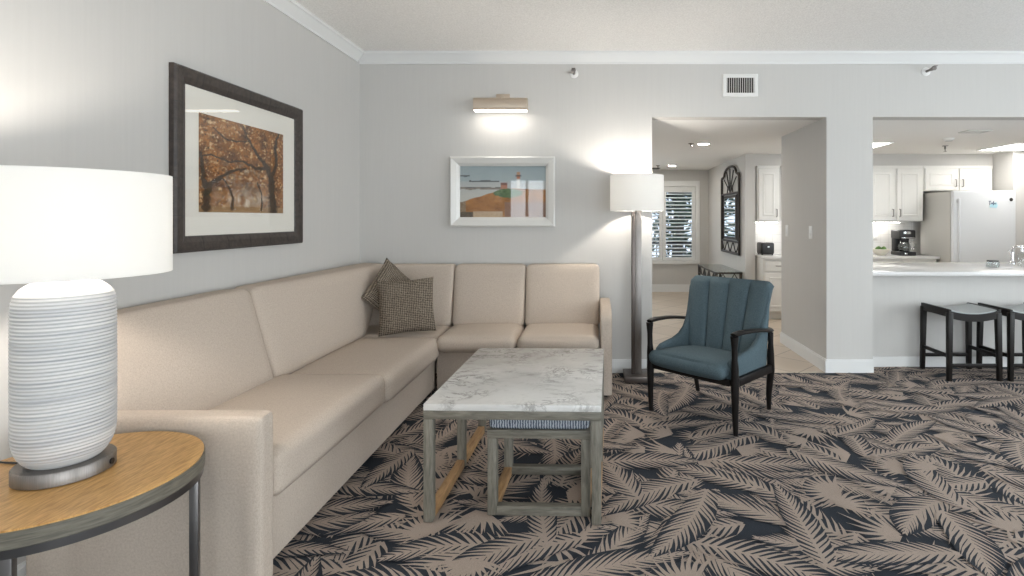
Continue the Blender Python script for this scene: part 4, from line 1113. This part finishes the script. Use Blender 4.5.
# wall outlet on the backsplash
for x, lab in ((4.03, 'white outlet plate on the backsplash beside the coffee maker'),):
    t = thing('wall_outlet', lab, 'outlet', (x, 7.77, 1.09))
    b = MB(); b.box((x - 0.037, 7.763, 1.03), (x + 0.037, 7.7695, 1.15), 0.002); obj('plate', b, M['plate'], t)
    b = MB(); b.box((x - 0.016, 7.760, 1.095), (x + 0.016, 7.7635, 1.13), 0.002); b.box((x - 0.016, 7.760, 1.05), (x + 0.016, 7.7635, 1.085), 0.002); obj('socket', b, M['white_trim'], t)
# things on the bar by the sink
j = thing('glass_jar', 'small clear jar with dark lid on the bar top', 'jar', (3.85, 5.2, 0.878))
b = MB(); b.lathe([(0, 0), (0.050, 0), (0.056, 0.008), (0.056, 0.045), (0.048, 0.052), (0.045, 0.052), (0.052, 0.044), (0.052, 0.01), (0, 0.006)], (3.83, 5.2, 0.879), 28); obj('body', b, M['clear_glass'], j)
b = MB(); b.lathe([(0, 0), (0.049, 0), (0.049, 0.012), (0, 0.014)], (3.83, 5.2, 0.932), 28); obj('lid', b, M['black'], j)
fa = thing('faucet', 'chrome kitchen faucet standing behind the bar', 'faucet', (4.25, 5.62, 0.878))
b = MB(); b.lathe([(0, 0), (0.028, 0), (0.026, 0.02), (0.016, 0.03), (0.016, 0.12), (0, 0.125)], (4.29, 5.55, 0.879), 20); obj('body', b, M['chrome'], fa)
b = MB(); b.tube([(4.29, 5.55, 0.985), (4.29, 5.545, 1.04), (4.31, 5.53, 1.06), (4.37, 5.50, 1.05), (4.42, 5.48, 1.01)], 0.011, 10); obj('spout', b, M['chrome'], fa)
b = MB(); b.tube([(4.275, 5.55, 0.98), (4.25, 5.55, 1.02)], 0.008, 8); obj('lever', b, M['chrome'], fa)
so = thing('soap_bottle', 'clear pump soap bottle near the faucet on the bar', 'bottle', (4.33, 5.3, 0.878))
b = MB(); b.lathe([(0, 0), (0.038, 0), (0.04, 0.006), (0.04, 0.10), (0.030, 0.122), (0.014, 0.13), (0.014, 0.142), (0, 0.142)], (4.19, 5.30, 0.879), 24); obj('body', b, M['clear_glass'], so)
b = MB(); b.lathe([(0, 0), (0.015, 0), (0.015, 0.02), (0.005, 0.022), (0.005, 0.05), (0.012, 0.052), (0.012, 0.06), (0, 0.06)], (4.19, 5.30, 1.022), 16); b.tube([(4.19, 5.30, 1.077), (4.15, 5.29, 1.074)], 0.005, 8); obj('pump', b, M['chrome'], so)

# kitchen ceiling
def panel(x0, x1, y0, y1, label):
    t = thing('ceiling_light', label, 'light', ((x0 + x1) / 2, (y0 + y1) / 2, LOW), 0, 'square kitchen ceiling lights')
    b = MB(); b.frame(x1 - x0, y1 - y0, [(0, 0), (0, 0.010), (0.018, 0.010), (0.018, 0.0)], mtx=Matrix.Translation(((x0 + x1) / 2, (y0 + y1) / 2, LOW - 0.0005)) @ Matrix.Rotation(rad(90), 4, 'X')); obj('frame', b, M['white_trim'], t, smooth=0)
    b = MB(); b.box((x0 + 0.016, y0 + 0.016, LOW - 0.006), (x1 - 0.016, y1 - 0.016, LOW - 0.001)); obj('diffuser', b, M['panel_light'], t, smooth=0)
panel(2.87, 3.49, 6.30, 6.90, 'bright square ceiling light cut off by the pillar')
panel(4.97, 5.62, 6.38, 7.04, 'bright square ceiling light above the refrigerator')
t = thing('ceiling_vent', 'small grey ceiling vent in the kitchen', 'vent', (3.87, 5.5, LOW))
b = MB(); b.frame(0.24, 0.16, [(0, 0), (0, 0.01), (0.02, 0.012), (0.02, 0)], mtx=Matrix.Translation((3.87, 5.5, LOW - 0.0005)) @ Matrix.Rotation(rad(90), 4, 'X')); obj('frame', b, M['fridge_side'], t, smooth=0)
b = MB()
for k in range(6): b.box((3.77, 5.437 + k * 0.022, LOW - 0.010), (3.97, 5.451 + k * 0.022, LOW - 0.002))
obj('slats', b, M['fridge_side'], t, smooth=0)
t = thing('smoke_detector', 'small round smoke detector on the kitchen ceiling', 'smoke detector', (3.93, 6.0, LOW))
b = MB(); b.lathe([(0, -0.03), (0.03, -0.03), (0.045, -0.024), (0.055, -0.01), (0.058, -0.0005), (0, -0.0005)], (3.93, 6.0, LOW), 28); obj('body', b, M['plate'], t)
b = MB(); b.lathe([(0.031, -0.0325), (0.036, -0.0325), (0.036, -0.0285), (0.031, -0.0285), (0.031, -0.0325)], (3.93, 6.0, LOW), 28, close=False); obj('ring', b, M['fridge_side'], t)
t = thing('ceiling_sprinkler', 'pendant fire sprinkler hanging from the kitchen ceiling', 'sprinkler', (4.28, 6.6, LOW))
b = MB(); b.lathe([(0, -0.0005), (0.035, -0.0005), (0.03, -0.008), (0.01, -0.01), (0.01, -0.04), (0.004, -0.045), (0.004, -0.07), (0, -0.07)], (4.28, 6.6, LOW), 20); obj('head', b, M['nickel'], t)
b = MB(); b.lathe([(0, -0.071), (0.018, -0.071), (0.018, -0.074), (0, -0.074)], (4.28, 6.6, LOW), 12); obj('deflector', b, M['nickel'], t)

# hall ceiling
def downlight(x, y, label):
    t = thing('recessed_downlight', label, 'light', (x, y, LOW), 0, 'hall downlights')
    b = MB(); b.lathe([(0.065, -0.0005), (0.09, -0.0005), (0.088, -0.006), (0.068, -0.010), (0.065, -0.0005)], (x, y, LOW), 36, close=False); obj('trim_ring', b, M['plate'], t)
    b = MB(); b.lathe([(0, -0.004), (0.0645, -0.004), (0.0645, -0.001), (0, -0.001)], (x, y, LOW), 36); obj('lens', b, M['down_light'], t)
downlight(1.29, 6.42, 'lit round downlight in the hall ceiling, the nearer one')
downlight(1.30, 9.1, 'lit round downlight in the hall ceiling, close to the shuttered window')
for x, y, lab in ((1.14, 6.40, 'ceiling sprinkler next to the nearer hall downlight'), (1.06, 9.1, 'ceiling sprinkler next to the far hall downlight')):
    t = thing('ceiling_sprinkler', lab, 'sprinkler', (x, y, LOW), 0, 'hall ceiling sprinklers')
    b = MB(); b.lathe([(0, -0.0005), (0.035, -0.0005), (0.03, -0.008), (0.01, -0.01), (0.01, -0.03), (0, -0.032)], (x, y, LOW), 20); obj('head', b, M['nickel'], t)
    b = MB(); b.lathe([(0, -0.0325), (0.018, -0.0325), (0.018, -0.0355), (0, -0.0355)], (x, y, LOW), 12); obj('deflector', b, M['nickel'], t)
b = MB(); b.box((0.75, FAR - 0.40, LOW - 0.012), (1.15, FAR - 0.22, LOW - 0.0005), 0.002)
t = thing('ceiling_vent', 'dark slotted ceiling vent before the shuttered window', 'vent', (0.95, FAR - 0.3, LOW)); obj('frame', b, M['bronze'], t, smooth=0)
b = MB()
for k in range(5): b.box((0.77, FAR - 0.385 + k * 0.033, LOW - 0.016), (1.13, FAR - 0.370 + k * 0.033, LOW - 0.0125))
obj('slats', b, M['iron'], t, smooth=0)

# iron mirror on the hall wall ------------------------------------------
mr = thing('wall_mirror', 'arched black iron mirror on the hall side wall', 'mirror', (2.08, 8.2, 1.4))
Y0m, Y1m, Z0m, Z1m, ZA = 7.68, 8.72, 0.83, 1.99, 2.11
xm = 2.05
b = MB(); ym = (Y0m + Y1m) / 2
arch = [(xm, Y0m + 0.02, Z1m - 0.02)] + [(xm, ym - (ym - Y0m - 0.16) * math.cos(PI * k / 12), Z1m + 0.0 + (ZA - Z1m) * math.sin(PI * k / 12) + 0.02) for k in range(13)] + [(xm, Y1m - 0.02, Z1m - 0.02)]
b.tube([(xm, Y0m, Z0m), (xm, Y0m, Z1m - 0.02)], 0.020, 8); b.tube([(xm, Y1m, Z0m), (xm, Y1m, Z1m - 0.02)], 0.020, 8)
b.tube(arch, 0.018, 8); b.tube([(xm, Y0m, Z0m), (xm, Y1m, Z0m)], 0.020, 8); b.tube([(xm, Y0m, 1.72), (xm, Y1m, 1.72)], 0.016, 8)
b.tube([(xm, Y0m, 1.0), (xm, Y1m, 1.0)], 0.014, 8)
for sx in (Y0m, Y1m):
    b.tube([(xm, sx, Z1m - 0.02), (xm, sx + (0.02 if sx == Y0m else -0.02), Z1m)], 0.018, 8)
obj('frame', b, M['iron'], mr)
b = MB()
for k in range(1, 6):
    a = PI * k / 6
    b.tube([(xm, ym, 1.74), (xm, ym - 0.42 * math.cos(a), 1.74 + 0.30 * math.sin(a) + 0.06)], 0.010, 6)
for k in range(7):
    a = PI * k / 6; a2 = PI * (k + 1) / 6
    if k < 6: b.tube([(xm, ym - 0.16 * math.cos(a), 1.74 + 0.12 * math.sin(a)), (xm, ym - 0.16 * math.cos(a2), 1.74 + 0.12 * math.sin(a2))], 0.009, 6)
for k in range(6):
    ya = Y0m + (Y1m - Y0m) * k / 6; yb_ = Y0m + (Y1m - Y0m) * (k + 1) / 6
    b.tube([(xm, ya, 0.83 if k % 2 else 1.0), (xm, yb_, 1.0 if k % 2 else 0.83)], 0.009, 6)
for ya in (Y0m, Y1m - 0.2): b.tube([(xm, ya + 0.1, 1.02), (xm, ya + 0.1, 1.70)], 0.010, 6)
obj('scrollwork', b, M['iron'], mr)
b = MB(); b.box((2.045, Y0m + 0.16, 1.03), (2.062, Y1m - 0.16, 1.69), 0.004); obj('inner_frame', b, M['iron'], mr)
b = MB(); b.box((2.042, Y0m + 0.21, 1.07), (2.0448, Y1m - 0.21, 1.65)); obj('glass', b, M['mirror'], mr, smooth=0)
# console table
cs = thing('console_table', 'dark iron console table with glass top below the hall mirror', 'table', (1.87, 8.15, 0))
CX0, CX1, CY0, CY1, CZ = 1.675, 2.055, 7.52, 8.80, 0.60
b = MB(); b.box((CX0, CY0, CZ - 0.008), (CX1, CY1, CZ), 0.002); obj('top', b, M['table_glass'], cs, smooth=0)
b = MB()
for x in (CX0 + 0.012, CX1 - 0.012): b.box((x - 0.012, CY0, CZ - 0.03), (x + 0.012, CY1, CZ - 0.009))
for y in (CY0 + 0.012, CY1 - 0.012): b.box((CX0 + 0.025, y - 0.012, CZ - 0.03), (CX1 - 0.025, y + 0.012, CZ - 0.009))
fr_ = obj('frame', b, M['iron'], cs, smooth=0)
for x in (CX0 + 0.02, CX1 - 0.02):
    for y in (CY0 + 0.02, CY1 - 0.02):
        b = MB(); b.box((x - 0.018, y - 0.018, -0.004), (x + 0.018, y + 0.018, CZ - 0.031), 0.003); obj('leg', b, M['iron'], cs, smooth=0)
b = MB()
for k in range(4):
    yc = CY0 + 0.16 + k * 0.32
    b.tube([(CX0 + 0.012, yc - 0.10, CZ - 0.13), (CX0 + 0.012, yc, CZ - 0.032), (CX0 + 0.012, yc + 0.10, CZ - 0.13)], 0.010, 6); b.tube([(CX0 + 0.012, yc, CZ - 0.032), (CX0 + 0.012, yc, CZ - 0.13)], 0.008, 6)
for k in range(2):
    xc = CX0 + 0.11 + k * 0.16
    b.tube([(xc - 0.06, CY0 + 0.012, CZ - 0.13), (xc, CY0 + 0.012, CZ - 0.032), (xc + 0.06, CY0 + 0.012, CZ - 0.13)], 0.010, 6)
b.box((CX0 + 0.025, CY0 + 0.004, CZ - 0.142), (CX1 - 0.025, CY0 + 0.02, CZ - 0.128)); b.box((CX0 + 0.004, CY0 + 0.025, CZ - 0.142), (CX0 + 0.02, CY1 - 0.025, CZ - 0.128))
obj('scrollwork', b, M['iron'], fr_)

# ================================================================= BAR STOOLS
def stool(label):
    s = thing('bar_stool', label, 'stool', (0, 0, 0), 0, 'saddle stools at the breakfast bar')
    w, d, h = 0.205, 0.18, 0.592
    # saddle shaped seat
    o = bmesh.new(); n = 20; top, bot = [], []
    for i in range(n + 1):
        u = 2 * i / n - 1; dip = -0.030 * (1 - u * u)
        a, c_ = [], []
        for j_ in range(9):
            v_ = 2 * j_ / 8 - 1
            e = 1 if abs(v_) < 0.99 and abs(u) < 0.99 else 0
            a.append(o.verts.new((u * w * 0.985, v_ * d * 0.985, h + dip - 0.004 * (1 - e)))); c_.append(o.verts.new((u * w * 0.985, v_ * d * 0.985, h + dip - 0.018)))
        top.append(a); bot.append(c_)
    for i in range(n):
        for j_ in range(8):
            o.faces.new((top[i][j_], top[i + 1][j_], top[i + 1][j_ + 1], top[i][j_ + 1])); o.faces.new((bot[i][j_ + 1], bot[i + 1][j_ + 1], bot[i + 1][j_], bot[i][j_]))
        o.faces.new((top[i + 1][0], top[i][0], bot[i][0], bot[i + 1][0])); o.faces.new((top[i][8], top[i + 1][8], bot[i + 1][8], bot[i][8]))
    for j_ in range(8):
        o.faces.new((top[0][j_], top[0][j_ + 1], bot[0][j_ + 1], bot[0][j_])); o.faces.new((top[n][j_ + 1], top[n][j_], bot[n][j_], bot[n][j_ + 1]))
    bmesh.ops.recalc_face_normals(o, faces=o.faces[:])
    b = MB(); b._add(o); obj('seat', b, M['vinyl'], s, local=True, smooth=50)
    # curved aprons front and back, straight at the sides
    def curve(z0, z1, k=12):
        up = [(w * (2 * i / k - 1), h - z1 - 0.030 * (1 - (2 * i / k - 1) ** 2)) for i in range(k + 1)]
        lo = [(x, z - (z0 - z1)) for x, z in up]
        return up + lo[::-1]
    b = MB(); b.prism(curve(0.072, 0.012), -d - 0.012, -d + 0.010, 'y'); b.prism(curve(0.072, 0.012), d - 0.010, d + 0.012, 'y')
    for sx in (-1, 1): b.box((sx * w - 0.012, -d - 0.011, h - 0.066), (sx * w + 0.012, d + 0.011, h - 0.001), 0.003)
    obj('apron', b, M['espresso'], s, local=True, smooth=30)
    for sx in (-1, 1):
        for sy in (-1, 1):
            b = MB(); b.beam((sx * (w - 0.004), sy * (d - 0.004), h - 0.03), (sx * (w + 0.004), sy * (d + 0.004), -0.003), 0.042, 0.042, 0.004, w2=0.034, h2=0.034); obj('leg', b, M['espresso'], s, local=True)
    for sx in (-1, 1):
        b = MB(); b.beam((sx * w, -d, 0.20), (sx * w, d, 0.20), 0.018, 0.030, 0.003); obj('stretcher', b, M['espresso'], s, local=True)
    for sy in (-1, 1):
        b = MB(); b.beam((-w, sy * d, 0.125), (w, sy * d, 0.125), 0.018, 0.030, 0.003); obj('stretcher', b, M['espresso'], s, local=True)
    return s
st = stool('black saddle stool before the half wall, shown whole')
st.location = (3.148, 4.665, 0)
s2 = copy_tree(st); s2.location = (3.655, 4.662, 0); s2['label'] = 'black saddle stool cut off by the photo edge, next to the whole stool'

# ================================================================= LIGHT
w = bpy.data.worlds.new('sky'); bpy.context.scene.world = w; w.use_nodes = True
n = w.node_tree.nodes; l = w.node_tree.links
bg = n['Background']
bg.inputs['Color'].default_value = (0.91, 0.95, 1.0, 1); bg.inputs['Strength'].default_value = 8.2
def light(name, kind, loc, energy, col, size=0.05, rot=(0, 0, 0), size_y=None):
    d = bpy.data.lights.new(name, kind); d.energy = energy; d.color = col
    if kind == 'AREA':
        d.size = size
        if size_y: d.shape = 'RECTANGLE'; d.size_y = size_y
    else: d.shadow_soft_size = size
    o = bpy.data.objects.new(name, d); C.objects.link(o); o.location = loc; o.rotation_euler = rot
    return o
def portal(name, x0, x1, z0, z1, y, flip=False):
    o = light(name, 'AREA', ((x0 + x1) / 2, y, (z0 + z1) / 2), 1, (1, 1, 1), x1 - x0, (rad(90) if not flip else rad(-90), 0, 0), z1 - z0)
    o.data.cycles.is_portal = True
portal('window_daylight', *wins[0], REAR - 0.2)
portal('patio_daylight', *wins[1], REAR - 0.2)
o_ = light('side_daylight', 'AREA', (RIGHT + 0.2, (RY0 + RY1) / 2, (RZ0 + RZ1) / 2), 1, (1, 1, 1), RZ1 - RZ0, (0, rad(90), 0), RY1 - RY0); o_.data.cycles.is_portal = True
portal('shutter_daylight', WX0, WX1, WZ0, WZ1, FAR + 0.2, True)
portal('added_hall_daylight', -2.6, 0.2, 0.57, 2.05, FAR + 0.2, True)  # portal of the added, unseen hall window
light('picture_light_lamp', 'AREA', (-0.805, D - 0.122, 2.255), 1.2, (1, 0.94, 0.86), 0.44, (rad(14), 0, 0), 0.05)

# ================================================================= CAMERA
cam = bpy.data.cameras.new('camera'); co = bpy.data.objects.new('camera', cam); C.objects.link(co)
cam.sensor_width = 36; cam.lens = F / 1024 * 36
cam.shift_x = -(U0 - 512) / 1024; cam.shift_y = (V0 - 288) / 1024
co.location = (0, 0, H); co.rotation_euler = (rad(90), 0, 0)
cam.clip_start = 0.02
S = bpy.context.scene
S.camera = co
S.view_settings.view_transform = 'Standard'; S.view_settings.look = 'None'
S.view_settings.gamma = 1; S.view_settings.use_curve_mapping = False
S.view_settings.exposure = 0.0
S.cycles.max_bounces = 12; S.cycles.diffuse_bounces = 8; S.cycles.glossy_bounces = 6; S.cycles.transparent_max_bounces = 16
S.cycles.use_denoising = True
S.cycles.sample_clamp_indirect = 6
